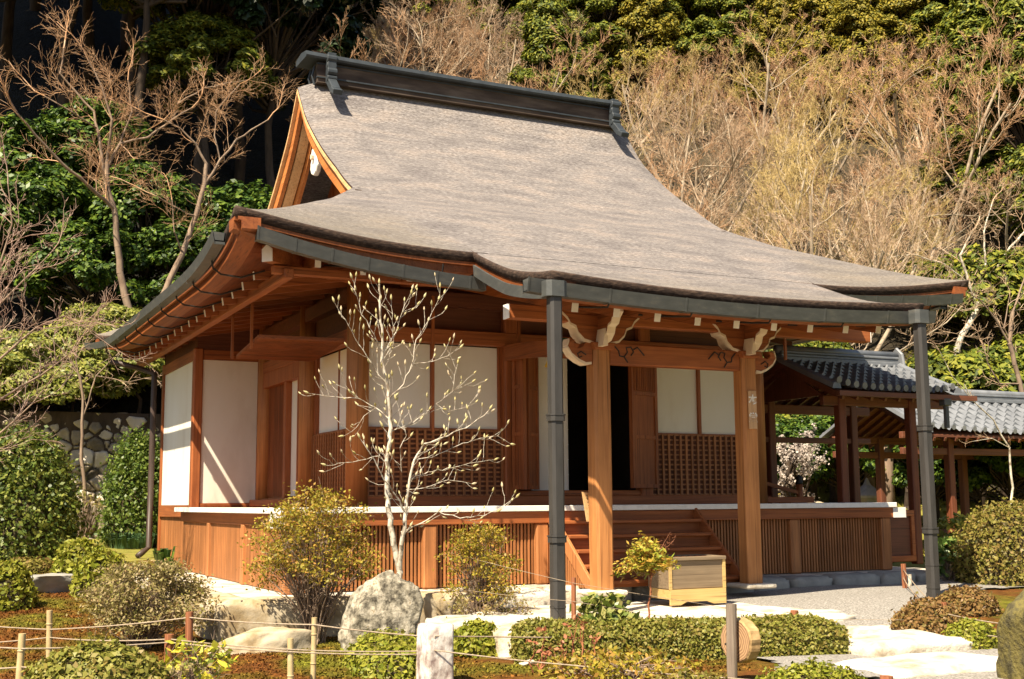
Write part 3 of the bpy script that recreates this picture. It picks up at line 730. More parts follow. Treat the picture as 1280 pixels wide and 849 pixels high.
# front wall: sill, dado lattice, white panels, lintel, frieze
MB().box(V, XW1, 1.25, 1.45, 1.03, 1.17).build('sill', wood_x, hall, bevel=.01)
MB().box(1.42, 8.1, 1.24, 1.40, 3.33, 3.53).build('lintel', wood_x, hall, bevel=.01)
MB().box(V, XW1, 1.38, 1.46, 3.531, 4.5).build('frieze_board', darkx, hall)  # dark wood on the friezes stands in for the shade below the eaves
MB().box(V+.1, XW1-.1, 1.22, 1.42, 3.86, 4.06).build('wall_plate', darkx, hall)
def dado_x(x0, x1, z0, z1, y, nx, nz, mat=wood_x):
    m = MB()
    for i in range(nx+1):
        x = x0+(x1-x0)*i/nx; m.box(x-.017, x+.017, y-.022, y+.0, z0, z1)
    o = m.build('lattice_panel', slatwood, hall)
    m = MB()
    for i in range(nz+1):
        z = z0+(z1-z0)*i/nz; m.box(x0, x1, y+.001, y+.0295, z-.012, z+.012)
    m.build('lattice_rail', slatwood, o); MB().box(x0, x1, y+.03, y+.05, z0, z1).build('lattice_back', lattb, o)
def dado_y(y0, y1, z0, z1, x, ny, nz):
    m = MB()
    for i in range(ny+1):
        y = y0+(y1-y0)*i/ny; m.box(x-.022, x+.0, y-.015, y+.015, z0, z1)
    o = m.build('lattice_panel', slatwood, hall); m = MB()
    for i in range(nz+1):
        z = z0+(z1-z0)*i/nz; m.box(x+.001, x+.0295, y0, y1, z-.012, z+.012)
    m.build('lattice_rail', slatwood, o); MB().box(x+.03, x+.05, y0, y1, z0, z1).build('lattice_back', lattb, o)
dado_x(1.50, 3.54, 1.18, 2.10, 1.36, 17, 14); dado_x(6.10, 7.95, 1.18, 2.10, 1.36, 17, 12)
for a, b in ((1.5, 2.44), (2.46, 3.50)): panel_x('white_panel', a, b, 2.13, 3.32, white)
for a, b in ((6.20, 7.02), (7.07, 7.84)): panel_x('white_panel', a, b, 2.13, 3.32, white)
m = MB(); m.box(1.46, 3.56, 1.37, 1.418, 2.10, 2.129); m.box(3.50, 3.56, 1.38, 1.44, 2.13, 3.33); m.box(2.441, 2.459, 1.40, 1.445, 2.13, 3.33)
m.box(6.1, 7.95, 1.37, 1.418, 2.10, 2.129); m.box(6.08, 6.199, 1.37, 1.44, 2.13, 3.33); m.box(7.021, 7.069, 1.37, 1.44, 2.13, 3.33); m.box(7.841, 8.05, 1.37, 1.44, 1.17, 3.33)
m.build('panel_frame', wood_z, hall)
# doorway: paper screen, dark opening, folded door leaves
MB().box(4.1, 4.72, 1.50, 1.53, 1.25, 3.28).build('paper_screen', shojim, hall); sc_ = hall.children[-1]
m = MB()
for k in range(9): m.box(4.1, 4.72, 1.492, 1.4995, 1.25+.225*k, 1.262+.225*k)
for k in range(3): m.box(4.1+.3*k, 4.112+.3*k, 1.490, 1.4985, 1.25, 3.28)
m.build('screen_grid', shojim, sc_)
MB().box(3.76, 5.9, 1.30, 1.55, 1.171, 1.245).build('threshold', wood_x, hall, bevel=.008)
def leaf(hx, hy, ex, ey, z0, z1, t=.045):
    h = Vector((hx, hy, 0)); e = Vector((ex, ey, 0)); d = (e-h).normalized(); n = Vector((-d.y, d.x, 0)); L = (e-h).length
    o = MB().add([tuple(h+d*a+n*b+Vector((0, 0, c))) for c in (z0, z1) for a, b in ((0, -t*.3), (L, -t*.3), (L, t*.3), (0, t*.3))],
                 [(0, 3, 2, 1), (4, 5, 6, 7), (0, 1, 5, 4), (1, 2, 6, 5), (2, 3, 7, 6), (3, 0, 4, 7)]).build('door_leaf', wood_z, hall)
    m = MB()
    def bb(a0, a1, c0, c1):
        m.add([tuple(h+d*a+n*b+Vector((0, 0, c))) for c in (c0, c1) for a, b in ((a0, -t*.75), (a1, -t*.75), (a1, t*.75), (a0, t*.75))],
              [(0, 3, 2, 1), (4, 5, 6, 7), (0, 1, 5, 4), (1, 2, 6, 5), (2, 3, 7, 6), (3, 0, 4, 7)])
    bb(-.001, .06, z0-.004, z1+.004); bb(L-.06, L+.001, z0-.004, z1+.004)
    for c in (z0, z0+(z1-z0)*.385, z0+(z1-z0)*.73, z1-.06): bb(.061, L-.061, c, c+.055)
    m.build('door_frame', wood_z, o)
    return o
leaf(4.10, 1.32, 3.80, 1.06, 1.26, 3.24); leaf(3.66, 1.20, 3.73, .98, 1.26, 3.24)
leaf(6.16, 1.28, 5.60, 1.12, 1.28, 3.20)
m = MB()
for k in range(12): m.box(5.66+.04*k, 5.68+.04*k, 1.09+.0115*k, 1.10+.0115*k, 2.75, 3.14)
m.build('door_slats', wood_z, hall)
# interior: side and back walls, floor
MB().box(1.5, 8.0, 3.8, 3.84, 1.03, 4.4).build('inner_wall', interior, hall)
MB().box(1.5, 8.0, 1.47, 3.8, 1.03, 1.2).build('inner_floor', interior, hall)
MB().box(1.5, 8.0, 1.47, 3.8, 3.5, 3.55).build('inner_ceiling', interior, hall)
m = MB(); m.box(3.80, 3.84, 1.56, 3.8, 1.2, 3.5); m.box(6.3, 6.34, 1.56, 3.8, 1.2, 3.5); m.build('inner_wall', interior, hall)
# left wall
MB().box(1.25, 1.45, V, WY, 1.03, 1.17).build('sill', wood_y, hall, bevel=.01)
MB().box(1.24, 1.40, V+.12, WY, 3.30, 3.50).build('lintel', wood_y, hall, bevel=.01)
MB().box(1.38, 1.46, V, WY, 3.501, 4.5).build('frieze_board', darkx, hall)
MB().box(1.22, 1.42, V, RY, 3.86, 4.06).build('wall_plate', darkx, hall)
dado_y(1.50, 3.46, 1.18, 2.10, 1.36, 17, 14)
for a, b in ((1.5, 2.38), (2.40, 3.35)): MB().box(YW, YW+.03, a, b, 2.13, 3.29).build('white_panel', white, hall)
m = MB(); m.box(1.37, 1.418, 1.5, 3.46, 2.10, 2.129); m.box(1.40, 1.445, 2.381, 2.399, 2.13, 3.3); m.box(1.37, 1.44, 3.351, 3.5, 2.13, 3.3); m.build('panel_frame', wood_z, hall)
m = MB(); m.box(1.27, 1.40, 3.98, 4.04, 1.17, 3.05); m.box(1.27, 1.40, 4.68, 4.80, 1.17, 3.05); m.box(1.25, 1.42, 3.75, 6.1, 3.05, 3.299); m.build('door_jamb', wood_z, hall, bevel=.005)
MB().box(1.37, 1.40, 4.05, 4.68, 1.2, 3.05).build('white_panel', white, hall)
m = MB(); m.box(1.37, 1.40, 4.80, 6.1, 1.17, 3.05)
for k in range(26): m.box(1.345, 1.369, 4.83+.048*k, 4.85+.048*k, 1.2, 3.05)
m.build('slatted_door', wood_z, hall)
MB().box(1.12, 1.25, 3.75, WY-.06, 1.035, 1.15).build('threshold', wood_y, hall, bevel=.01)
# left rear wing standing out to the veranda edge
XWG = .14
post(XWG+.075, WY+.08, 0, 3.75, .16); post(XWG+.075, RY-.07, 0, 3.75, .14); post(V, WY+.08, 1.03, 3.75, .15)
MB().box(XWG+.16, V-.08, WY+.05, WY+.08, 1.10, 3.55).build('white_panel', white, hall)
MB().box(XWG+.04, XWG+.07, WY+.17, RY-.15, 1.07, 3.55).build('white_panel', white, hall)
MB().box(XWG+.16, V-.08, WY+.0, WY+.12, 1.035, 1.10).build('wing_sill', wood_x, hall)
MB().box(XWG-.0, XWG+.12, WY+.17, RY-.15, .86, 1.065).build('wing_sill', wood_y, hall)
MB().box(XWG+.16, V-.08, WY+.0, WY+.14, 3.552, 3.72).build('wing_lintel', wood_x, hall)
MB().box(XWG, XWG+.14, WY+.17, RY-.15, 3.552, 3.72).build('wing_lintel', wood_y, hall)
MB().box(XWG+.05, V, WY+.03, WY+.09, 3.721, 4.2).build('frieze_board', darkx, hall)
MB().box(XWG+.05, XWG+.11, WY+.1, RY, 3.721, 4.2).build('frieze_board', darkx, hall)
slats_y(WY+.17, RY-.15, XWG+.06, .01, .86)
MB().box(XWG+.05, 8.2, RY-.1, RY-.02, .0, 4.1).build('rear_wall', wood_x, hall)
# right wall
MB().box(XW1-.09, XW1-.03, V+.1, RY, 1.03, 4.2).build('right_wall', wood_y, hall)
MB().box(XW1-.05, 9.2, V-.06, V+.06, 1.035, 1.13).build('sill', wood_x, hall, bevel=.01)

# lattice shutters propped open under the eaves, hung on rods
def shutter_left():
    c = [Vector((.10, 3.22, 3.235)), Vector((1.27, 3.22, 3.24)), Vector((1.27, 1.62, 3.34)), Vector((.10, 1.95, 3.375))]
    m = MB(); m.add([tuple(p) for p in c]+[tuple(p+Vector((0, 0, .03))) for p in c], [(0, 1, 2, 3), (7, 6, 5, 4), (0, 4, 5, 1), (1, 5, 6, 2), (2, 6, 7, 3), (3, 7, 4, 0)])
    o = m.build('hung_shutter', wood_x, hall); m = MB()
    for k in range(22):
        t = k/21; a = c[0].lerp(c[3], t); b = c[1].lerp(c[2], t); m.bar(a-Vector((0, 0, .012)), b-Vector((0, 0, .012)), .03, .022)
    m.build('shutter_slats', wood_x, o)
shutter_left()
def rod(x, y, z0, z1): MB().box(x-.018, x+.018, y-.018, y+.018, z0, z1).build('shutter_rod', wood_z, hall)
p_ = at(290, 448, 'Y', 3.0); rod(p_[0], 3.0, p_[2], 4.0)
p_ = at(314, 436, 'Y', 2.2); rod(p_[0], 2.2, p_[2], 4.0)
p_ = at(541, 540, 'Y', 1.0); rod(p_[0], 1.0, p_[2], 3.95)
p_ = at(649, 440, 'Y', .9); rod(p_[0], .9, p_[2], 3.9)
p_ = at(982, 450, 'Y', .4); rod(p_[0], .4, p_[2], 3.85)

# ------------------------------------------------------------------ porch
PXL, PXR, PY = 3.60, 5.88, -1.33
for x in (PXL, PXR):
    MB().prism([(x+a*.12, PY+b*.12) for a, b in ((-1, -.72), (-.72, -1), (.72, -1), (1, -.72), (1, .72), (.72, 1), (-.72, 1), (-1, .72))], 'Z', .0, 2.98).build('porch_post', pwood, hall)
    MB().box(x-.24, x+.24, PY-.24, PY+.24, -.06, .0).build('post_base_stone', stone_l, hall, bevel=.02)
MB().box(PXL+.12, PXR-.12, PY-.075, PY+.075, 2.80, 3.07).build('tie_beam', wood_x, hall, bevel=.015); tb = hall.children[-1]
m = MB()
for (cx, sg) in ((PXL+.42, 1), (PXR-.42, -1)):
    y = PY-.079
    def curl(pts): m.tube([(cx+sg*a, y, 2.93+b) for a, b in pts], .009, 5)
    curl([(-.22, .10), (-.16, .04), (-.15, -.02), (-.08, -.03), (-.03, .03), (-.05, .09), (.02, .10), (.06, .04), (.02, -.01)])
    curl([(-.08, -.03), (-.03, -.10)]); curl([(.06, .07), (.12, .10), (.17, .05), (.22, .0)])
m.build('carved_scroll', blackm, tb)
def boat(x, axis='X'):
    """boat-shaped bracket arm with cream-edged ends, on a bearing block"""
    prof = [(-.13, 3.05), (.13, 3.05), (.25, 3.09), (.33, 3.17), (.36, 3.25), (.44, 3.28), (.48, 3.35), (.56, 3.41), (-.56, 3.41), (-.48, 3.35), (-.44, 3.28), (-.36, 3.25), (-.33, 3.17), (-.25, 3.09)]
    return prof
for x in (PXL, PXR):
    blk = MB(); blk.prism([(x-.125, 2.97), (x+.125, 2.97), (x+.17, 3.06), (x-.17, 3.06)], 'Y', PY-.17, PY+.17); blk.build('bearing_block', wood_x, hall, bevel=.008)
    prof = boat(x)
    o = MB().prism([(x+a, b-.0) for a, b in prof], 'Y', PY-.10, PY+.10).build('bracket_arm', wood_x, hall, bevel=.006)
    # arm pointing out and back
    o2 = MB().prism([(PY+a*.95, b) for a, b in prof], 'X', x-.055, x+.055).build('bracket_arm', wood_y, hall, bevel=.006)
    # cream paint along the curved undersides of the ends
    for sg in (-1, 1):
        lo = [(.10, 3.042), (.25, 3.078), (.338, 3.16), (.368, 3.24), (.448, 3.27), (.488, 3.34), (.565, 3.405)]
        for obj_, ax in ((o, 0), (o2, 1)):
            m = MB()
            if ax == 0: m.sweep([(x+sg*a, PY, z) for a, z in lo], [(0, 1, 0)]*7, [(-.104, -.006), (.104, -.006), (.104, .024), (-.104, .024)])
            else: m.sweep([(x, PY+sg*a*.95, z) for a, z in lo], [(1, 0, 0)]*7, [(-.058, -.006), (.058, -.006), (.058, .022), (-.058, .022)])
            m.build('cream_edge', creamp, obj_)
    # vertical cream wedge in the middle of the front face
    MB().prism([(x-.10, 3.0), (x-.03, 3.0), (x-.04, 3.22), (x-.065, 3.22)], 'Y', PY-.30, PY-.105).build('cream_edge', creamp, o)
def nose(x, sg):
    """carved beam nose projecting past the post"""
    pts = [(0, 2.80), (.10, 2.79), (.20, 2.83), (.30, 2.90), (.36, 2.99), (.33, 3.07), (.25, 3.09), (.27, 3.02), (.22, 2.98), (.14, 3.0), (.10, 3.06), (0, 3.07)]
    o = MB().prism([(x+sg*a, b) for a, b in pts], 'Y', PY-.075, PY+.075).build('beam_nose', wood_x, hall, bevel=.008)
    ed = [(.02, 2.795), (.10, 2.785), (.20, 2.825), (.30, 2.895), (.365, 2.99), (.335, 3.075)]
    MB().sweep([(x+sg*a, PY, z) for a, z in ed], [(0, 1, 0)]*6, [(-.079, -.01), (.079, -.01), (.079, .022), (-.079, .022)]).build('cream_edge', creamp, o)
    m = MB(); m.tube([(x+sg*a, PY-.08, b) for a, b in ((.10, 2.90), (.17, 2.94), (.22, 2.91), (.20, 2.86), (.16, 2.88))], .008, 5); m.build('carved_scroll', blackm, o)
nose(PXL-.12, -1); nose(PXR+.12, 1)
# rainbow beams joining the porch to the hall
for x in (PXL, PXR):
    path = [(x, PY+.12+t*(2.45), 2.95+.28*math.sin(t*PI/2)) for t in np.linspace(0, 1, 8)]
    MB().sweep(path, [(1, 0, 0)]*8, [(-.06, -.11), (.06, -.11), (.06, .11), (-.06, .11)]).build('rainbow_beam', wood_y, hall)
# name plaque on the right post
pl = MB().box(PXR-.055, PXR+.075, PY-.145, PY-.123, 2.02, 2.53).build('name_plaque', plaquem, hall, bevel=.004)
def text_part(body, loc, size, mat, parent, ext=.003, rot=(PI/2, 0, 0), sp=1):
    cu = D.curves.new('t', 'FONT'); cu.body = body; cu.size = size; cu.extrude = ext; cu.align_x = 'CENTER'; cu.align_y = 'CENTER'; cu.offset = size*.022
    t = D.objects.new('t', cu); COL.objects.link(t); t.rotation_euler = rot; t.location = loc
    bpy.context.view_layer.update()
    me = D.meshes.new_from_object(t.evaluated_get(bpy.context.evaluated_depsgraph_get())); me.transform(t.matrix_world)
    D.objects.remove(t); me.transform(Matrix.Translation(-parent_world(parent))); me.materials.clear(); me.materials.append(mat)
    o = D.objects.new('lettering', me); COL.objects.link(o); o.parent = parent; return o
text_part('本', (PXR+.01, PY-.1465, 2.40), .14, whitep, pl); text_part('堂', (PXR+.01, PY-.1465, 2.16), .14, whitep, pl)
# green and yellow hanging fringe of the sudare blind beside the left post
m = MB(); m.box(3.28, 3.55, -.62, -.58, 3.02, 3.22); m.build('rolled_blind', noisemat('green_cloth', [(.3, (.01, .06, .03)), (.7, (.02, .10, .05))], 9), hall); bl = hall.children[-1]
MB().bar((3.22, -.64, 2.82), (3.42, -.64, 3.26), .03, .03).build('blind_cord', noisemat('gold_cloth', [(.3, (.5, .3, .03)), (.7, (.7, .45, .06))], 30), bl)

# stairs
SX0, SX1 = 3.58, 5.90
for k in range(5):
    z = .83-.185*k; y = -.02-.22*k
    t = MB().box(SX0+.03, SX1-.03, y-.27, y+.02, z-.045, z).build('stair_tread', wood_x, hall, bevel=.008)
    MB().box(SX0+.03, SX1-.03, y-.20, y-.18, z-.185 if k < 4 else -.0, z-.045).build('stair_riser', wood_x, hall)
for x in (SX0, SX1):
    MB().prism([(.0, 1.0), (-.06, 1.03), (-1.28, -.0), (-1.02, .0), (.0, .84)], 'X', x-.045, x+.0).build('stair_stringer', slatwood if x == SX0 else wood_y, hall, bevel=.006)
m = MB()
for k in range(20):
    y = -.06-.052*k; z1 = .80-.85*(k+.5)/20
    if z1 > .04: m.box(SX0-.03, SX0-.005, y-.016, y+.016, .0, z1)
m.build('stair_side_slats', slatwood, hall)

# ------------------------------------------------------------------ gutters and pipes
gsec = [(0, 0), (.015, 0), (.015, -.0), (-.02, -.15), (-.14, -.15), (-.15, -.01), (-.135, -.01), (-.125, -.135), (-.03, -.135), (0, -.015)]
def gutter(pts, out, name='gutter', sec=gsec, parent=None):
    n = len(pts); o = MB().sweep(pts, [out]*n, sec).build(name, gutm, hall)
    m = MB()
    # joint bands and end caps
    for i in range(0, n, max(1, n//6)):
        p = Vector(pts[i]); a = pts[min(i+1, n-1)]; dvec = (Vector(pts[min(i+1, n-1)])-Vector(pts[max(i-1, 0)])).normalized()
        ov = Vector(out)
        m.sweep([p-dvec*.012, p+dvec*.012], [ov, ov], [(.012, .004), (.020, .004), (-.017, -.156), (-.143, -.156), (-.143, -.152), (-.02, -.152)])
    for i in (0, n-1):
        p = Vector(pts[i]); s = 1 if i == 0 else -1; dvec = (Vector(pts[1])-Vector(pts[0])).normalized()*s if i == 0 else (Vector(pts[-2])-Vector(pts[-1])).normalized()
        m.sweep([p, p+dvec*.006], [Vector(out)]*2, [(.012, -.004), (-.022, -.147), (-.138, -.147), (-.148, -.012)])
    m.build('gutter_joint', gutm, o)
    return o
g1 = [(x, YE-.10, float(np.interp(x, [-.66, -.2, .14, .6, 1.17, 1.7, 2.26], [4.27, 4.16, 4.095, 4.02, 3.955, 3.905, 3.875]))) for x in np.linspace(-.66, 2.26, 14)]
gutter(g1, (0, -1, 0))
g2 = [(x, YE-.10, 4.075+.19*max(0, (x-8.0)/2.5)**1.5) for x in np.linspace(7.7, 10.50, 12)]
gutter(g2, (0, -1, 0))
g3 = [(x, -2.93, 3.405+.0115*(x-4.75)**2) for x in np.linspace(1.80, 7.78, 30)]
gutter(g3, (0, -1, 0))
g4 = [(XL-.21-.1*max(0, (abs((y-5)/5.78)-.6)/.4)**2, y, 4.10+.20*max(0, (abs((y-5)/5.78)-.45)/.55)**2) for y in np.linspace(-.45, 10.9, 30)]
wsec = [(0, 0), (.015, 0), (-.01, -.12), (-.14, -.12), (-.15, -.01), (-.135, -.01), (-.125, -.105), (-.02, -.105), (0, -.015)]
gutter(g4, (-1, 0, 0), sec=wsec)
g5 = [(XR+.10, y, 4.08+.20*max(0, (abs((y-5)/5.78)-.45)/.55)**2) for y in np.linspace(-.45, 10.9, 24)]
gutter(g5, (1, 0, 0), sec=wsec)
for sx, X in ((-1, KX0), (1, KX1)):
    pts = []
    for d in np.linspace(-.12, -2.02, 14):
        k = koh_pt(X, d); pts.append((X+sx*.03, k[1], k[2]-.13-.04*min(1, abs(d))))
    MB().sweep(pts, [(sx, 0, 0)]*14, [(0, 0), (.03, 0), (.02, -.14), (-.05, -.14), (-.05, -.12), (0, -.12)]).build('verge_gutter', gutm, hall)
# hooked irons that carry the gutters
hk = MB()
for k in range(9):
    y = .35+1.13*k; u = .12*max(0, (abs((y-5)/5.78)-.5)/.5)**2; z = 3.93+u
    hk = MB(); hk.tube([(-.25, y, z+.02), (-.55, y, z-.09), (-.80, y, z-.07), (-.90, y, z-.0), (-.93, y, z+.15)], .012, 6); hk.tube([(-.93, y-.07, z+.11), (-.93, y+.07, z+.11)], .01, 5)
    hk.build('gutter_bracket', blackm, hall)
for x in (2.85, 3.98, 5.13, 6.27, 7.42):
    z = 3.27+.011*(x-4.85)**2
    MB().tube([(x-.25, -2.1, z+.05), (x-.05, -2.55, z-.02), (x+.02, -2.80, z-.05), (x+.03, -2.86, z+.02), (x+.03, -2.88, z+.14)], .012, 6).build('gutter_bracket', blackm, hall)
for x in (.55, 1.7, 8.9, 9.9):
    z = 3.93+.12*max(0, (abs((x-CX)/5.65)-.5)/.5)**2
    MB().tube([(x-.2, -.2, z+.05), (x-.03, -.6, z-.03), (x, -.76, z-.03), (x, -.80, z+.10)], .011, 6).build('gutter_bracket', blackm, hall)
def downpipe(x, y, z0, z1, mat, s=.072):
    g = ground_z(x, y)
    sq = [(-s, -s*.6), (-s*.6, -s), (s*.6, -s), (s, -s*.6), (s, s*.6), (s*.6, s), (-s*.6, s), (-s, s*.6)]
    o = MB().prism([(x+a, y+b) for a, b in sq], 'Z', z0, z1).build('downpipe', mat, hall)
    m = MB()
    for zz in (1.97, .68): m.prism([(x+a*1.2, y+b*1.2) for a, b in sq], 'Z', zz-.03, zz+.03); m.prism([(x+a*1.28, y+b*1.28) for a, b in sq], 'Z', zz+.03, zz+.045)
    for zz in (.26, -.02): m.prism([(x+a*1.06, y+b*1.06) for a, b in sq], 'Z', zz-.008, zz+.008)
    m.prism([(x+a*1.12, y+b*1.12) for a, b in sq], 'Z', z0, z0+.22)
    m.build('pipe_collar', mat, o)
    m = MB(); m.prism([(x+a*1.75, y+b*1.3) for a, b in sq], 'Z', z1-.005, z1+.17); m.build('pipe_head', gutm, o)
    return o
downpipe(2.08, -2.99, -.42, 3.30, pipem); downpipe(7.42, -2.99, -.30, 3.32, pipem)
q0 = at(193, 470, 'Y', 9.3); q1 = at(186, 684, 'Y', 9.3); q2 = at(181, 690, 'Y', 9.0)
MB().tube([tuple(at(138, 452, 'X', -.80)), tuple(at(172, 460, 'X', -.3)), (q0[0], 9.3, q0[2]+.05), tuple(q0), tuple((np.array(q0)+np.array(q1))/2), tuple(q1), (q2[0]+.0, 9.15, q2[2]-.0), (q2[0]-.12, 9.05, q2[2]-.08)], .055, 10).build('downpipe', pipem2, hall, True)

# offering box, notice board
ob = empty('offering_box', (4.45, -1.75, -.16), 'weathered wooden offering box with a pale yellow base in front of the steps', 'box')
MB().box(4.15, 4.93, -2.02, -1.52, .02, .36).build('box_body', greyw, ob, bevel=.008)
m = MB(); m.box(4.12, 4.96, -2.05, -1.98, .361, .405); m.box(4.12, 4.96, -1.56, -1.49, .361, .405); m.box(4.12, 4.19, -1.979, -1.561, .361, .405); m.box(4.89, 4.96, -1.979, -1.561, .361, .405)
m.build('box_rim', greyw, ob, bevel=.006)
m = MB()
for k in range(7): m.bar((4.24+.1*k, -1.978, .375), (4.24+.1*k, -1.562, .375), .035, .04)
m.build('box_grille', darkx, ob)
m = MB()
for x in (4.145, 4.935): m.box(x-.02, x+.02, -2.035, -2.021, .02, .36)
m.build('corner_strip', yelw, ob)
m = MB(); m.box(4.16, 4.92, -2.01, -1.53, -.10, .018); m.prism([(4.135, -.165), (4.28, -.165), (4.36, -.13), (4.66, -.13), (4.76, -.165), (4.945, -.165), (4.945, .018), (4.135, .018)], 'Y', -2.045, -2.011); m.build('box_base', yelw, ob)
nb = empty('notice_board', (3.35, -1.0, .75), 'small tilted pale notice with columns of writing beside the left porch post', 'notice')
a, b, c, d = at(728, 615, 'Y', -1.15), at(741, 617, 'Y', -1.15), at(744, 652, 'Y', -1.15), at(734, 652, 'Y', -1.15)
b = b + (b-a)*.8; c = c+(c-d)*1.1
nbo = MB().add([tuple(p+np.array([0, e, 0])) for e in (0, .02) for p in (a, b, c, d)], [(0, 1, 2, 3), (7, 6, 5, 4), (0, 4, 5, 1), (1, 5, 6, 2), (2, 6, 7, 3), (3, 7, 4, 0)]).build('board', creamw, nb)
m = MB(); rr = random.Random(3)
for col in range(3):
    t = .22+.25*col
    for k in range(7):
        s0 = .10+.11*k; p = (a*(1-s0)+d*s0)*(1-t)+(b*(1-s0)+c*s0)*t
        for _ in range(2):
            q = p+np.array([rr.uniform(-.008, .008), -.003, rr.uniform(-.01, .01)]); m.box(q[0]-.009, q[0]+.009, q[1]-.001, q[1], q[2]-.003, q[2]+.003)
m.build('writing', blackm, nbo)
MB().bar(tuple((c+d)/2+np.array([0, .02, .05])), (float((c+d)[0]/2)+.05, -.95, .10), .03, .03).build('board_stand', wood_z, nb)
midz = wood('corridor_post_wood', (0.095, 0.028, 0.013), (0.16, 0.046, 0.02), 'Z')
# ------------------------------------------------------------------ covered corridors on the right
def tiled_roof(parent, x0, x1, ye, yr, ze, zr, ncol, nrow, name='tiled_roof'):
    """front slope of S-shaped tiles from the eave (ye, ze) to the ridge (yr, zr) and the same behind"""
    for side in (1, -1):
        m = MB(); rows = []
        for r in range(nrow):
            for e in (0, .12, .97, 1.0):
                t = (r+e)/nrow; row = []
                lift = .045*(1-e) if e < 1 else 0
                for c in range(ncol*8+1):
                    x = x0+(x1-x0)*c/(ncol*8); ph = (c % 8)/8
                    wv = .04*math.sin(2*PI*ph)+.012*math.sin(4*PI*ph)
                    y = ye+(yr-ye)*t; z = ze+(zr-ze)*(t*.88+.12*t*t)
                    if side < 0: y = 2*yr-y
                    row.append((x, y, z+wv+lift+.10*(x-(x0+x1)/2)**4/((x1-x0)/2)**4*(1-t)))
                rows.append(row)
        m.grid(rows); m.build(name, tilem, parent, True).modifiers.new('s', 'EDGE_SPLIT').split_angle = .7
    s = 1
    m = MB()
    for c in range(ncol):
        x = x0+(x1-x0)*(c+.25)/ncol; m.tube([(x, ye-.015, ze+.07+.10*(x-(x0+x1)/2)**4/((x1-x0)/2)**4), (x, ye+.03, ze+.075+.10*(x-(x0+x1)/2)**4/((x1-x0)/2)**4)], .055, 12)
    m.build('eave_end_tile', tilem, parent)
    m = MB(); zt = zr
    m.box(x0-.02, x1+.02, yr-.14, yr+.14, zt-.02, zt+.06); m.box(x0, x1, yr-.11, yr+.11, zt+.062, zt+.11); m.box(x0, x1, yr-.125, yr+.125, zt+.112, zt+.155)
    o = m.build('ridge_courses', tilem, parent, bevel=.01)
    MB().tube([(x0-.04, yr, zt+.19), (x1+.04, yr, zt+.19)], .075, 12).build('ridge_roll', tilem, parent, True)
    m = MB(); m.prism([(yr-.2, zt-.05), (yr+.2, zt-.05), (yr+.15, zt+.22), (yr, zt+.36), (yr-.15, zt+.22)], 'X', x1+.041, x1+.10); m.build('ridge_end_tile', tilem, parent, bevel=.02)
    m = MB()   # verge tiles and boards
    for X in (x0, x1):
        m.sweep([(X, ye, ze+.05), (X, (ye+yr)/2, (ze+zr)/2+.03), (X, yr, zr+.03), (X, 2*yr-(ye+yr)/2, (ze+zr)/2+.03), (X, 2*yr-ye, ze+.05)], [(1, 0, 0)]*5, [(-.09, -.03), (.09, -.03), (.07, .05), (0, .08), (-.07, .05)])
    m.build('verge_tile', tilem, parent)
    m = MB(); m.prism([(ye+.04, ze-.07), (yr, zr-.12), (2*yr-ye-.04, ze-.07), (2*yr-ye-.04, ze-.02), (yr, zr-.04), (ye+.04, ze-.02)], 'X', x0+.02, x1-.02)
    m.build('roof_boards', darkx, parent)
    m = MB()
    for k in range(int((x1-x0)/.3)):
        x = x0+.15+.3*k; m.bar((x, ye+.03, ze-.12), (x, yr, zr-.17), .05, .07); m.bar((x, 2*yr-ye-.03, ze-.12), (x, yr, zr-.17), .05, .07)
    m.build('roof_rafter', darkz, parent)

ca = empty('covered_corridor', (10.4, 1.9, .05), 'near tiled corridor roof on red-brown posts joined to the hall veranda', 'corridor')
tiled_roof(ca, 9.10, 11.75, .50, 1.95, 2.83, 3.46, 15, 8)
for x, y in ((9.58, 1.0), (11.12, 1.0), (9.60, 2.85), (11.50, 2.85)):
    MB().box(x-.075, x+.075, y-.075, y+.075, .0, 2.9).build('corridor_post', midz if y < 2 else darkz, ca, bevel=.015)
for y in (1.0, 2.85):
    MB().box(9.2, 11.9, y-.05, y+.05, 2.62, 2.78).build('corridor_beam', darkx, ca, bevel=.01)
    if y > 2: MB().box(9.3, 11.9, y-.045, y+.045, 2.1, 2.2).build('corridor_beam', darkx, ca, bevel=.01)
m = MB(); m.prism([(1.0, 2.78), (2.85, 2.78), (1.95, 3.3)], 'X', 9.25, 9.29); m.build('gable_board', darkz, ca)
g = MB().sweep([(9.0, .40, 2.80), (12.0, .40, 2.80)], [(0, -1, 0)]*2, [(0, 0), (.07, 0), (.07, -.08), (-.03, -.08)]).build('corridor_gutter', darkx, ca)
MB().tube([(11.32, .38, 2.72), (11.32, .38, 2.25)], .045, 8).build('corridor_downpipe', gutm, ca)
MB().box(11.24, 11.40, .32, .46, 2.62, 2.74).build('pipe_head', gutm, ca, bevel=.01)
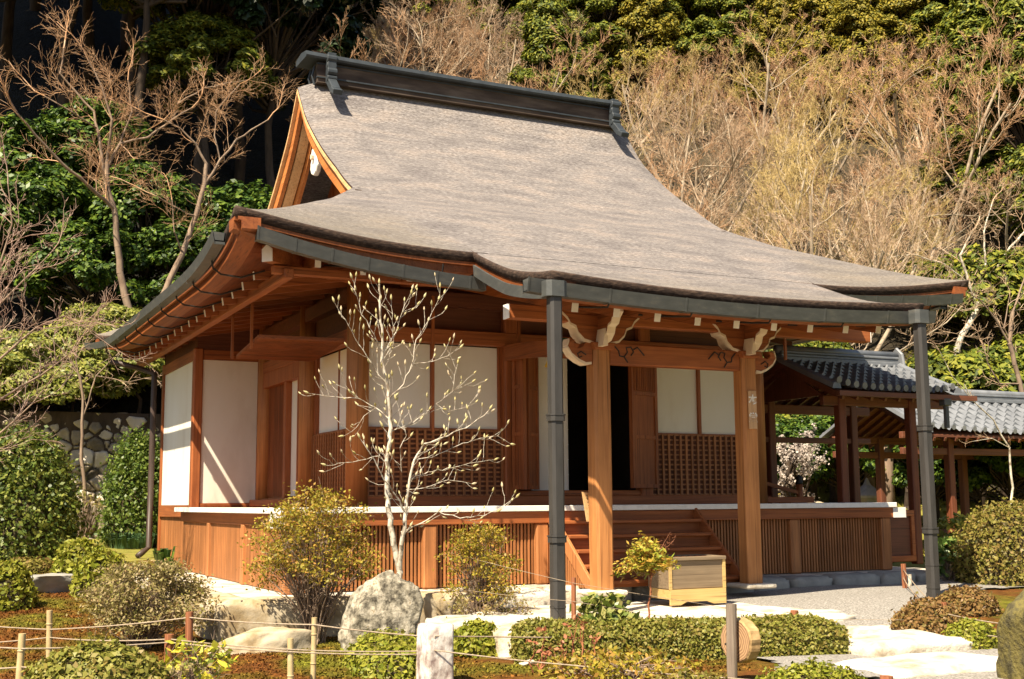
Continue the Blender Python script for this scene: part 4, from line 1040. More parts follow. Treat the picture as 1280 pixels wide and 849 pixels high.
# board fence between veranda and corridor post
bf = empty('board_screen', (10.4, .97, 0), 'low brown board screen between the veranda end and the corridor post', 'fence')
MB().box(9.75, 11.0, .97, 1.0, .12, .80).build('board', darkx, bf); m = MB()
m.box(9.7, 11.04, .93, 1.02, .80, .90); m.box(9.7, 11.04, .93, 1.02, .05, .15); m.box(10.96, 11.04, .93, 1.015, .151, .799); m.build('screen_frame', wood_x, bf, bevel=.008)
cb = empty('covered_corridor', (18.5, 5, .1), 'farther tiled corridor roof running off at the right edge', 'corridor')
tiled_roof(cb, 14.0, 25.5, 3.4, 5.0, 2.38, 3.22, 40, 7)
for x in (15.1, 17.6, 20.1, 22.6):
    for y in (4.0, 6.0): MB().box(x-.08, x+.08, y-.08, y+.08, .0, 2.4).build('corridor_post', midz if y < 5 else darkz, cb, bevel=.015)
for y in (4.0, 6.0):
    MB().box(13.8, 25.2, y-.05, y+.05, 1.98, 2.12).build('corridor_beam', darkx, cb, bevel=.01); MB().box(13.8, 25.2, y-.05, y+.05, 2.30, 2.44).build('corridor_beam', darkx, cb, bevel=.01)
MB().box(13.8, 25.2, 5.95, 6.05, .32, .40).build('low_rail', darkx, cb)
# steps rail with finial behind the veranda
rl = empty('handrail', (9.3, 3.2, 0), 'reddish handrail with black knob posts behind the right end of the veranda', 'handrail')
for x, y, zt in ((8.95, 2.3, 1.45), (9.75, 2.3, 1.35)):
    o = MB().tube([(x, y, .9), (x, y, zt)], .06, 12).build('rail_post', wood_z, rl, True)
    MB().tube([(x, y, zt), (x, y, zt+.04), (x, y, zt+.07), (x, y, zt+.12), (x, y, zt+.17)], [.062, .066, .05, .062, .01], 12).build('finial', blackm, o, True)
m = MB(); m.bar((8.95, 2.3, 1.38), (9.75, 2.3, 1.2), .06, .06); m.build('rail', wood_x, rl); m = MB(); m.bar((8.95, 2.3, 1.15), (9.75, 2.3, .95), .05, .06); m.build('rail', wood_x, rl)

# ------------------------------------------------------------------ retaining wall
def stone_wall():
    nx, nz_, W, H = 460, 120, 13.5, 3.3; V = []; vals = []
    for j in range(nz_+1):
        for i in range(nx+1):
            x = -9+W*i/nx; z = H*j/nz_
            q = Vector((x*3.1+.35*mnoise.noise(Vector((x*1.1, z*1.1, 5))), z*3.9+.35*mnoise.noise(Vector((x*1.1, z*1.1, 9))), 0)) * (1.0 if z > .9 else .75)
            dist, pts = mnoise.voronoi(q); e = dist[1]-dist[0]; c = pts[0]
            k = min(1, e/.22); h = (k*(2-k))*.11
            r1 = mnoise.noise(Vector((c.x*7.3, c.y*5.1, 3))); r2 = mnoise.noise(Vector((c.x*3.3+9, c.y*8.1, 7))); r3 = mnoise.noise(Vector((c.x*9.3, c.y*2.1, 17)))
            dx, dz = q.x-c.x, q.y-c.y
            h += k*(.09*r1+.16*r2*dx+.16*r3*dz) + .025*mnoise.noise(Vector((x*6, z*6, 1)))+.012*mnoise.noise(Vector((x*15, z*15, 1)))
            V.append((x, 14.55+.10*z-h, z-.1+.03*mnoise.noise(Vector((x*2, 0, 0)))*(z/H))); vals.append(min(1, max(0, .5+.75*r2))*(.25+.75*min(1, e/.09)))
    F = [(j*(nx+1)+i, j*(nx+1)+i+1, (j+1)*(nx+1)+i+1, (j+1)*(nx+1)+i) for j in range(nz_) for i in range(nx)]
    mt, n, l, p = _mat('fitted_wall_stones'); at_ = n.new('ShaderNodeAttribute'); at_.attribute_name = 'tone'
    co = _coord(n, l, (1, 1, 1)); t = _noise(n, l, co, 5, 7, .65); ad = n.new('ShaderNodeMath'); ad.operation = 'MULTIPLY_ADD'; ad.inputs[1].default_value = .5
    l.new(t.outputs[0], ad.inputs[0]); l.new(at_.outputs['Fac'], ad.inputs[2])
    r = _ramp(n, [(.25, (.018, .013, .008)), (.45, (.16, .125, .08)), (.7, (.32, .265, .19)), (1, (.55, .48, .38))]); l.new(ad.outputs[0], r.inputs[0]); l.new(r.outputs[0], p.inputs['Base Color'])
    p.inputs['Roughness'].default_value = .95; _bump(n, l, t.outputs[0], p, .7, .03)
    o = npmesh('stone_retaining_wall', V, F, mt, None, 4, True)
    av = o.data.attributes.new('tone', 'FLOAT', 'POINT'); av.data.foreach_set('value', vals)
    mb = MB(); mb.box(-9, 4.5, 14.75, 15.0, -.2, 3.2); k = mb.build('earth_fill', barkdark, o)
    tag(o, 'dark dry stone retaining wall behind the garden at the left of the hall', 'wall')
stone_wall()

# ------------------------------------------------------------------ trees
def rngv(r, s=1): return Vector((r.gauss(0, s), r.gauss(0, s), r.gauss(0, s)))
def branch(p, d, L, r, lvl, prm, rnd, out):
    """out[lvl] collects tapered sticks"""
    n = prm['steps'][lvl]; step = L/n; p = Vector(p); d = Vector(d).normalized(); nl = len(prm['steps'])
    r1 = r*prm['taper'][lvl]
    kids = prm['kids'][lvl] if lvl < nl-1 else 0
    for i in range(n):
        d = (d + rngv(rnd, prm['wob'][lvl]) + Vector((0, 0, prm['up'][lvl]))).normalized()
        q = p+d*step; a = r+(r1-r)*i/n; b = r+(r1-r)*(i+1)/n
        out[lvl].append((*p, *q, a, b))
        if kids and i >= prm['start'][lvl]*n:
            k = kids/(n*(1-prm['start'][lvl])); k = int(k)+(rnd.random() < k-int(k))
            for _ in range(k):
                t = rnd.random(); ax = d.cross(rngv(rnd)).normalized(); an = prm['ang'][lvl]*rnd.uniform(.7, 1.25)
                cd = (d*math.cos(an)+ax*math.sin(an)).normalized()
                cd = (cd+Vector((0, 0, prm.get('lift', .1)))).normalized()
                branch(p.lerp(q, t), cd, L*prm['ratio'][lvl]*rnd.uniform(.7, 1.2)*(1-.35*i/n), max(b*prm['rr'][lvl], prm['rmin']), lvl+1, prm, rnd, out)
        p = q
    return p
HP = dict(steps=[6, 5, 5, 4, 3], taper=[.5, .4, .4, .4, .6], wob=[.10, .15, .14, .14, .12], up=[.02, .08, .06, .05, .03], start=[.25, .15, .1, .1, 0],
          kids=[6, 7, 7, 6, 0], ang=[.85, .75, .65, .55, .5], ratio=[.62, .55, .52, .55, .5], rr=[.5, .5, .5, .5, .5], rmin=.0065, lift=.08)
def bare_tree_mesh(seed, H, mat_tr, mat_tw, prm=HP, stems=3, r0=.14, name='bare_tree', spread=.35):
    rnd = random.Random(seed); out = [[] for _ in prm['steps']]
    root = empty(name, (0, 0, 0))
    for s in range(stems):
        a = rnd.uniform(0, 2*PI); d = Vector((math.cos(a)*spread, math.sin(a)*spread, 1))
        branch((math.cos(a)*.1, math.sin(a)*.1, -.5), d, H*rnd.uniform(.6, .8), r0*rnd.uniform(.7, 1), 0, prm, rnd, out)
    sticks('trunk', out[0]+out[1], mat_tr, root, 6)
    sticks('twigs', out[2]+out[3]+out[4], mat_tw, root, 3)
    return root
def place(src, x, y, s, rz, first, z=None):
    o = src if first else copy_tree(src)
    o.location = (x, y, ground_z(x, y)-.05 if z is None else z); o.scale = (s, s, s*random.Random(x*7+y).uniform(.9, 1.15)); o.rotation_euler = (0, 0, rz); return o

twigol = leafmat('olive_twigs', [(0.36, 0.25, 0.08), (0.50, 0.37, 0.15), (0.60, 0.46, 0.24)], 0.0, 0.9, 0.1)
limbpale = noisemat('pale_limb_bark', [(0.35, (0.26, 0.20, 0.14)), (0.7, (0.46, 0.38, 0.28))], 8, (1, 1, .5), 0.9, 0.3)
bareproto = [bare_tree_mesh(11, 9.5, limbpale, twigm, r0=.12), bare_tree_mesh(23, 8.5, limbpale, twigred, stems=4, spread=.55, r0=.11), bare_tree_mesh(35, 9, limbpale, twigol, stems=3, spread=.5, r0=.11), bare_tree_mesh(47, 7.0, limbpale, twigred, stems=5, spread=.8, r0=.09)]
usedp = set()
def deppos(px, dpt):
    """ground point at depth dpt under image column px"""
    lat = (px-640)/FPX*dpt; x = CAM[0]+dpt*math.sin(_y)+lat*math.cos(_y); y = CAM[1]+dpt*math.cos(_y)-lat*math.sin(_y); return x, y
rs = random.Random(77)
rows_ = [(37.5, 800, 1000, 150), (41, 740, 1080, 105), (45, 520, 1240, 105), (50, 440, 1340, 105), (55, 420, 1260, 105), (60, 430, 1160, 120)]
bl_ = {0: 'pale tan leafless tree in the dense thicket on the slope above the hall roof', 1: 'russet leafless tree in the dense thicket on the slope above the hall roof', 2: 'slim tan leafless tree in the dense thicket on the slope above the hall roof', 3: 'low spreading russet leafless tree in the dense thicket above the hall roof'}
for dpt, a, b, stp in rows_:
    px = a
    while px < b:
        k = rs.choice([0, 1, 1, 2, 3]); x, y = deppos(px+rs.uniform(-20, 20), dpt+rs.uniform(-1.8, 1.8))
        o = place(bareproto[k], x, y, rs.uniform(.75, 1.1), rs.uniform(0, 6.3), k not in usedp); usedp.add(k)
        tag(o, bl_[k], 'tree', 'leafless trees on the slope'); px += stp

# leafy trees
def blob_tree(name, seed, R, H, nclump, nleaf, size, mat, trunkmat, trunk_h, flat=.75, clump=.5, aspect=1.7, shape='round', droop=0.0, tr=.12):
    rng = np.random.default_rng(seed); rnd = random.Random(seed)
    root = empty(name, (0, 0, 0)); P, N = [], []; tw = []
    for i in range(nclump):
        if shape == 'round':
            v = rng.normal(size=3); v /= np.linalg.norm(v); rr = rng.uniform(.45, 1.0)**.5
            v[2] = v[2] if v[2] > -.35 else -v[2]
            c = np.array([v[0]*R*rr, v[1]*R*rr, trunk_h+H/2+v[2]*H/2*rr]); out = v
        else:
            t = rng.uniform(0, 1)**.8; a = rng.uniform(0, 2*PI); r_ = R*(1-t)**.75*rng.uniform(.45, 1.05)+.15
            c = np.array([math.cos(a)*r_, math.sin(a)*r_, trunk_h+H*t]); out = np.array([math.cos(a), math.sin(a), .5])
        cs = clump*rng.uniform(.6, 1.3); n = int(nleaf*rng.uniform(.7, 1.3))
        q = rng.normal(size=(n, 3)); q /= np.linalg.norm(q, axis=1, keepdims=True); q *= rng.uniform(.3, 1, (n, 1))**.5
        q[:, 2] *= flat
        p = c+q*cs; p[:, 2] -= droop*np.hypot(q[:, 0], q[:, 1])*cs
        P.append(p); N.append(q*.8+out*.5+np.array([0, 0, .7])+rng.normal(size=(n, 3))*.45)
        st = np.array([0, 0, trunk_h+ (c[2]-trunk_h)*.45]); mid = (st+c)/2+rng.normal(size=3)*.12*R
        tw += [(*st, *mid, tr*.35, tr*.22), (*mid, *c, tr*.22, tr*.06)]
    leaves('crown', np.concatenate(P), np.concatenate(N), size, mat, root, rng, aspect)
    top = trunk_h+H*(.6 if shape == 'round' else .95)
    sg = []; p = Vector((0, 0, -.4)); nn = 7
    for i in range(nn):
        q = Vector((rnd.gauss(0, .04*R), rnd.gauss(0, .04*R), -.4+(top+.4)*(i+1)/nn)); sg.append((*p, *q, tr*(1-i/nn*.7), tr*(1-(i+1)/nn*.7))); p = q
    sticks('trunk', sg, trunkmat, root, 8); sticks('limbs', tw, trunkmat, root, 4)
    return root
camg = leafmat('glossy_dark_green_leaf', [(0.016, 0.038, 0.006), (0.035, 0.075, 0.009), (0.075, 0.13, 0.013), (0.15, 0.21, 0.022)], .2, .45, .3)
deepg = leafmat('shade_darkened_forest_leaf', [(0.005, 0.012, 0.004), (0.012, 0.026, 0.007), (0.02, 0.042, 0.01)], .15, .5)  # near-black greens put the shade of the left wood into the leaf colour
yelg = leafmat('yellow_green_leaf', [(0.12, 0.15, 0.02), (0.22, 0.24, 0.04), (0.34, 0.33, 0.07), (0.10, 0.14, 0.03)], .3, .45)
cedg = leafmat('cedar_green', [(0.03, 0.05, 0.006), (0.09, 0.12, 0.010), (0.17, 0.19, 0.016), (0.28, 0.26, 0.026)], .2, .6)
cedy = leafmat('golden_cedar', [(0.10, 0.10, 0.010), (0.22, 0.19, 0.018), (0.33, 0.25, 0.022), (0.06, 0.075, 0.010)], .2, .6)
azg = leafmat('azalea_leaf_olive', [(0.10, 0.098, 0.016), (0.18, 0.165, 0.028), (0.27, 0.225, 0.048), (0.22, 0.14, 0.045), (0.15, 0.155, 0.02)], .25, .5)
azr = leafmat('azalea_leaf_russet', [(0.15, 0.085, 0.03), (0.22, 0.12, 0.04), (0.26, 0.16, 0.05), (0.14, 0.12, 0.03)], .25, .5)
azb = leafmat('azalea_leaf_bright_green', [(0.14, 0.17, 0.015), (0.22, 0.24, 0.02), (0.33, 0.32, 0.04), (0.17, 0.15, 0.025)], .3, .5)
duskg = leafmat('dusty_shrub_leaf', [(0.18, 0.15, 0.05), (0.28, 0.23, 0.09), (0.36, 0.28, 0.14), (0.22, 0.21, 0.04), (0.30, 0.19, 0.09)], .25, .6)
shrubg = leafmat('airy_shrub_leaf', [(0.16, 0.15, 0.015), (0.29, 0.25, 0.025), (0.40, 0.31, 0.04), (0.36, 0.19, 0.04), (0.20, 0.20, 0.015)], .3, .5)

ev = [blob_tree('evergreen_tree', 1, 2.4, 4.2, 75, 190, .125, camg, barkdark, 1.2, tr=.14), blob_tree('evergreen_tree', 2, 2.0, 5.0, 70, 190, .125, camg, barkdark, 1.0, tr=.14),
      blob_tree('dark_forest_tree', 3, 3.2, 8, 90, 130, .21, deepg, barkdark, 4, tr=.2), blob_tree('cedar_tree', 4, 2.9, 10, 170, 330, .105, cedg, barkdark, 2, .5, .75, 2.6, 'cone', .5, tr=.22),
      blob_tree('cedar_tree', 5, 2.6, 8, 140, 330, .10, cedy, barkdark, 1.5, .55, .75, 2.2, 'cone', .4, tr=.2), blob_tree('low_evergreen', 6, 2.0, 2.6, 75, 240, .10, cedg, barkdark, .4, .5, .6, 2.4, tr=.1)]
uev = set()
def pe(k, x, y, s, label, cat, group=None, z=None):
    o = place(ev[k], x, y, s, (x*3.7+y) % 6.28, k not in uev, z); uev.add(k); tag(o, label, cat, group); return o
# camellia-like evergreens just above the stone wall (left)
G3 = 'glossy evergreens above the stone wall'
for i, (px, dpt, s) in enumerate([(-40, 30.5, .85), (40, 31, .8), (110, 30.3, .7), (175, 31.5, .75), (235, 31, .8), (290, 32.5, .8), (345, 32.5, .75), (400, 33, .6), (20, 34, .9), (100, 35, .85), (300, 35, .7)]):
    x, y = deppos(px, dpt); pe(i % 2, x, y, s, 'glossy green broadleaf evergreen in the dark wood above the stone wall', 'tree', G3)
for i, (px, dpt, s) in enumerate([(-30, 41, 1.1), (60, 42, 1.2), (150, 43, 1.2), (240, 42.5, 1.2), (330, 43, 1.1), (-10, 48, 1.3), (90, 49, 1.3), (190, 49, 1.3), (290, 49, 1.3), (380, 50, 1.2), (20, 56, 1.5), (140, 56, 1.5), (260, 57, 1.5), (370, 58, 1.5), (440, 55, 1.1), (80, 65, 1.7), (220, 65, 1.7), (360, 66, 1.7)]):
    x, y = deppos(px, dpt); pe(2, x, y, s, 'tall dark tree added out of view at the left to shade the slope', 'tree', 'dark forest trees on the left slope')
G7 = 'unseen dark trees added outside the left edge for shade'  # out-of-view trees added to cast shade on the upper left wood
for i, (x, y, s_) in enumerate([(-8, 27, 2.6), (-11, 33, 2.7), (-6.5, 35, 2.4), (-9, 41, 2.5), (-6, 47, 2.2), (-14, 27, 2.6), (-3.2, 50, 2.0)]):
    o = pe(2, x, y, s_, 'tall dark tree added out of view at the left to shade the slope', 'tree', 'dark forest trees on the left slope')
ev.append(blob_tree('cedar_tree', 17, 2.9, 5.5, 120, 330, .10, cedg, barkdark, 6.0, .5, .7, 2.6, 'round', .45, tr=.24))
x, y = deppos(165, 40); pe(6, x, y, .95, 'green conifer with sunlit branch tips at the upper left of the wood', 'tree')
x, y = deppos(245, 41.5); pe(6, x, y, .8, 'smaller sunlit conifer right of the upper left conifer', 'tree')
# conifers along the top
G4 = 'conifers above the leafless thicket'
for i, (px, dpt, s, k) in enumerate([(700, 66, 1.0, 3), (760, 65, .95, 3), (820, 64, 1.0, 4), (870, 66, 1.0, 3), (930, 65, 1.0, 3), (985, 64, .9, 4), (1045, 64, .95, 4), (1100, 62, .95, 4), (1160, 62, 1.0, 4), (1215, 62, 1.1, 3), (1275, 60, 1.2, 3), (1320, 57, 1.2, 3),
                                     (600, 72, 1.1, 3), (500, 74, 1.1, 3), (560, 70, 1.0, 3), (660, 74, 1.1, 3), (740, 75, 1.2, 3), (860, 76, 1.2, 3), (960, 75, 1.3, 3), (1080, 74, 1.3, 3), (1190, 72, 1.3, 3), (1280, 70, 1.3, 3), (1250, 53, 1.0, 3), (1310, 50, 1.0, 3), (690, 55, .75, 3), (725, 56, .8, 3)]):
    x, y = deppos(px, dpt)
    pe(k, x, y, s, 'golden-green conifer on the hilltop edge above the leafless trees' if k == 4 else 'dark green conifer on the hilltop edge above the leafless trees', 'tree', G4)
# low evergreens at the foot of the slope, seen under and through the bare trees
G5 = 'low evergreens at the foot of the slope'
for i, (px, dpt, s) in enumerate([(1010, 33.5, .8), (1060, 34, .8), (1110, 34, .85), (1165, 35, .9), (1215, 35, .95), (1270, 34, .95), (1320, 35, 1), (1090, 38, .9), (1150, 39, 1), (1205, 39, 1.1), (1260, 39, 1.1), (1310, 40, 1.1), (860, 37, .8), (940, 38, .8), (1010, 39, .9), (700, 42, .9), (560, 41, .8), (1240, 44, 1.1), (1300, 45, 1.1), (1180, 45, 1.0), (900, 44, .9), (1000, 45, .9), (760, 47, .9), (650, 50, .9)]):
    x, y = deppos(px, dpt); pe(5, x, y, s*1.1, 'low feathery evergreen among the leafless trees at the foot of the slope', 'tree', G5)
# trunks of a plantation and leafy undergrowth seen through the corridor
G6 = 'bare trunks seen through the corridor'
for i, (px, dpt) in enumerate([(1012, 32), (1082, 33), (1103, 30.5), (1120, 34), (1060, 35), (1178, 34), (1222, 33), (1250, 32), (1271, 34), (1135, 36), (1160, 31.5), (1040, 33)]):
    x, y = deppos(px, dpt); z = ground_z(x, y); r = .10 + .05*((i*7) % 3)
    o = empty('tree_trunk', (x, y, z), 'straight bare trunk in the shade beyond the moss mound', 'tree', G6)
    MB().tube([(x, y, z-.2), (x+.05, y, z+1.6), (x-.05+.1*(i % 3), y, z+3.3)], [r, r*.85, r*.6], 9).build('trunk', bark if i in (2, 1) else barkdark, o, True)

# the wood reaches the far right behind the corridor
for i, (px, dpt, s) in enumerate([(985, 30.5, .55), (1045, 31, .5), (1160, 30, .5), (1215, 29.5, .55), (1255, 28.5, .6), (1290, 28, .6), (1130, 32.5, .6), (1075, 33.5, .6)]):
    x, y = deppos(px, dpt); pe(0 if i % 2 else 1, x, y, s, 'small glossy bush under the trees beyond the corridor', 'bush', 'bushes beyond the corridor')
azb2 = leafmat('azalea_leaf_mid_green', [(0.12, 0.13, 0.02), (0.19, 0.19, 0.03), (0.27, 0.25, 0.05), (0.22, 0.16, 0.04)], .25, .5)
# ------------------------------------------------------------------ traced bare trees
def traced(name, paths, mat_tr, mat_tw, label, cat, prm, seed, twig_from=1, tw_density=1.0, group=None, budsmat=None):
    """paths: list of (points[(px,py,planeY)], r0, r1); twigs sprout along them"""
    rnd = random.Random(seed); nrm = []
    first = [at(px, py, 'Y', yy) for px, py, yy in paths[0][0]]
    root = empty(name, tuple(first[0]), label, cat, group); out = [[] for _ in prm['steps']]; tr = []
    for k, (pts, r0, r1) in enumerate(paths):
        P = [Vector(at(px, py, 'Y', yy)) for px, py, yy in pts]
        # subdivide with a little wobble
        Q = [P[0]]
        for a, b in zip(P[:-1], P[1:]):
            n = max(1, int((b-a).length/.25))
            for i in range(1, n+1): Q.append(a.lerp(b, i/n) + (rngv(rnd, .012) if i < n else Vector()))
        n = len(Q)-1
        for i in range(n):
            ra, rb = (r0+(r1-r0)*i/n)*.72, (r0+(r1-r0)*(i+1)/n)*.72; tr.append((*Q[i], *Q[i+1], ra, rb))
            if k >= twig_from:
                c = tw_density*(Q[i+1]-Q[i]).length; c = int(c)+(rnd.random() < c-int(c))
                for _ in range(c):
                    d = (Q[i+1]-Q[i]).normalized(); ax = d.cross(rngv(rnd)).normalized(); an = rnd.uniform(.5, 1.1)
                    branch(Q[i], d*math.cos(an)+ax*math.sin(an)+Vector((0, 0, .2)), rnd.uniform(.6, 1.3)*prm['L'], max(rb*.4, prm['rmin']*2), 0, prm, rnd, out)
        if k >= twig_from: branch(Q[-1], Q[-1]-Q[-2], prm['L'], r1, 0, prm, rnd, out)
    sticks('trunk', tr, mat_tr, root, 8); sticks('twigs', [s for o in out for s in o], mat_tw, root, 3)
    return root, out
TP = dict(steps=[5, 4, 3], taper=[.5, .5, .6], wob=[.16, .18, .2], up=[.03, .04, .02], start=[.1, .1, 0], kids=[9, 7, 0], ang=[.7, .7, .6], ratio=[.6, .55, .5], rr=[.4, .5, .5], rmin=.003, L=1.15, lift=.05)
Ym = 15.4
traced('maple_tree', [([(168, 445, Ym), (163, 400, Ym), (150, 340, Ym), (145, 290, Ym), (143, 262, Ym), (134, 235, Ym), (134, 200, Ym)], .14, .08),
                      ([(143, 262, Ym), (110, 232, Ym-.4), (78, 205, Ym-.6), (45, 170, Ym-.8), (20, 140, Ym-1)], .07, .035),
                      ([(134, 235, Ym), (125, 180, Ym), (118, 140, Ym+.3), (95, 115, Ym+.4), (75, 92, Ym+.4), (80, 60, Ym+.4)], .06, .025),
                      ([(134, 210, Ym), (150, 180, Ym), (185, 172, Ym-.3), (215, 150, Ym-.3), (240, 135, Ym-.3)], .055, .025),
                      ([(134, 200, Ym), (140, 150, Ym-.3), (128, 110, Ym-.3), (110, 75, Ym-.3)], .055, .02),
                      ([(120, 160, Ym), (90, 140, Ym-.5), (55, 120, Ym-.5)], .035, .02),
                      ([(150, 180, Ym), (165, 140, Ym), (160, 100, Ym)], .035, .02)], bark, twigred, 'leafless maple with a forked pale trunk rising behind the left eave', 'tree', TP, 4, 1, 2.3)
traced('maple_tree', [([(185, 420, Ym-.5), (192, 400, Ym-.5), (212, 350, Ym-.5), (228, 318, Ym-.5), (245, 270, Ym-.5), (256, 230, Ym-.5), (258, 205, Ym-.5)], .12, .07),
                      ([(256, 230, Ym-.5), (275, 200, Ym-.6), (295, 175, Ym-.6), (335, 150, Ym-.6)], .05, .02),
                      ([(258, 205, Ym-.5), (245, 180, Ym-.5), (225, 160, Ym-.5), (205, 150, Ym-.5)], .05, .02),
                      ([(245, 270, Ym-.5), (225, 262, Ym-.8), (195, 245, Ym-.9)], .03, .015),
                      ([(275, 200, Ym-.6), (268, 170, Ym-.6), (270, 140, Ym-.6), (300, 105, Ym-.6)], .03, .015),
                      ([(228, 318, Ym-.5), (218, 290, Ym-.8), (215, 250, Ym-.8)], .03, .015),
                      ([(222, 130, Ym), (255, 110, Ym), (310, 100, Ym)], .03, .012)], bark, twigred, 'leafless maple with a leaning trunk just left of the gable', 'tree', TP, 5, 1, 2.0)
SP = dict(steps=[6, 4, 3], taper=[.4, .5, .6], wob=[.13, .18, .2], up=[.05, .04, .02], start=[.1, .1, 0], kids=[7, 5, 0], ang=[.6, .6, .6], ratio=[.55, .5, .5], rr=[.55, .6, .6], rmin=.004, L=.8, lift=.0)
Yl = 4.5
traced('bare_tree', [([(-60, 640, Yl), (-40, 520, Yl), (-25, 440, Yl), (-10, 400, Yl)], .07, .04),
                     ([(-35, 480, Yl), (10, 440, Yl), (45, 410, Yl), (80, 395, Yl), (120, 420, Yl)], .03, .01),
                     ([(-25, 440, Yl), (0, 380, Yl), (30, 350, Yl), (60, 320, Yl)], .03, .01), ([(-40, 520, Yl), (0, 500, Yl), (50, 470, Yl), (90, 440, Yl)], .03, .01),
                     ([(-10, 400, Yl), (0, 330, Yl), (15, 280, Yl), (10, 230, Yl)], .03, .01), ([(-50, 560, Yl), (-10, 550, Yl), (40, 505, Yl), (60, 480, Yl)], .025, .008)],
       bark, twigpink, 'leafless pinkish-twigged tree reaching in from the left edge', 'tree', SP, 6, 1, 4.0)
traced('bare_tree', [([(112, 665, 13.3), (106, 620, 13.3), (102, 560, 13.3), (104, 500, 13.3), (100, 470, 13.3)], .07, .035),
                     ([(104, 520, 13.3), (120, 470, 13.3), (150, 440, 13.3), (190, 432, 13.3)], .025, .01), ([(100, 470, 13.3), (80, 440, 13.3), (60, 420, 13.3)], .025, .01),
                     ([(104, 500, 13.3), (95, 450, 13.3), (98, 410, 13.3)], .025, .01), ([(120, 470, 13.3), (160, 478, 13.3), (200, 470, 13.3)], .02, .008)],
       bark, twigm, 'thin leafless tree standing before the stone wall', 'tree', dict(TP, L=.7, kids=[5, 4, 0]), 7, 1, 2.2)
# right-hand bare trees
Yr = 12.0
RP = dict(TP, L=1.0, kids=[5, 4, 0], rmin=.008)
traced('bare_tree', [([(1240, 640, 16), (1195, 500, 16), (1185, 470, 16), (1200, 425, 16), (1222, 385, 16)], .22, .13),
                     ([(1222, 385, 16), (1210, 350, 16), (1200, 320, 16), (1215, 290, 16)], .09, .04), ([(1222, 385, 16), (1240, 345, 16), (1262, 310, 16), (1290, 280, 16)], .09, .04),
                     ([(1222, 380, 16), (1232, 330, 16), (1230, 290, 16), (1240, 255, 16)], .07, .03), ([(1212, 355, 16), (1180, 330, 16), (1140, 318, 16), (1110, 322, 16)], .04, .02),
                     ([(1240, 345, 16), (1275, 350, 16), (1300, 340, 16)], .04, .02)], barkpale, twigm, 'pale forked leafless tree rising above the tip of the right eave', 'tree', RP, 9, 1, 1.6)
traced('bare_tree', [([(1310, 760, 7), (1290, 560, 7), (1275, 480, 7), (1262, 430, 7), (1266, 390, 7)], .13, .07),
                     ([(1262, 430, 7), (1245, 400, 7), (1225, 375, 7), (1205, 362, 7)], .04, .015), ([(1275, 480, 7), (1250, 480, 7), (1235, 455, 7), (1228, 430, 7)], .03, .015),
                     ([(1266, 390, 7), (1280, 350, 7), (1290, 320, 7)], .04, .02), ([(1270, 440, 7), (1255, 410, 7), (1262, 370, 7)], .03, .01)], bark, twigm, 'gnarled brown leafless tree at the right edge above the corridor roof', 'tree', dict(TP, L=.6, kids=[4, 4, 0], rmin=.005), 10, 1, 2.5)
traced('bare_tree', [([(1262, 640, 2.2), (1266, 610, 2.2), (1262, 560, 2.2), (1242, 525, 2.2), (1215, 500, 2.2), (1205, 480, 2.2)], .035, .012),
                     ([(1215, 500, 2.2), (1190, 470, 2.2), (1175, 440, 2.2)], .012, .006), ([(1262, 560, 2.2), (1240, 548, 2.2), (1215, 552, 2.2)], .012, .005)], barkpale, twigm, 'thin crooked pale branch-like sapling in front of the far corridor roof', 'tree', dict(TP, L=.25, kids=[3, 2, 0], rmin=.003), 12, 1, 3.0)

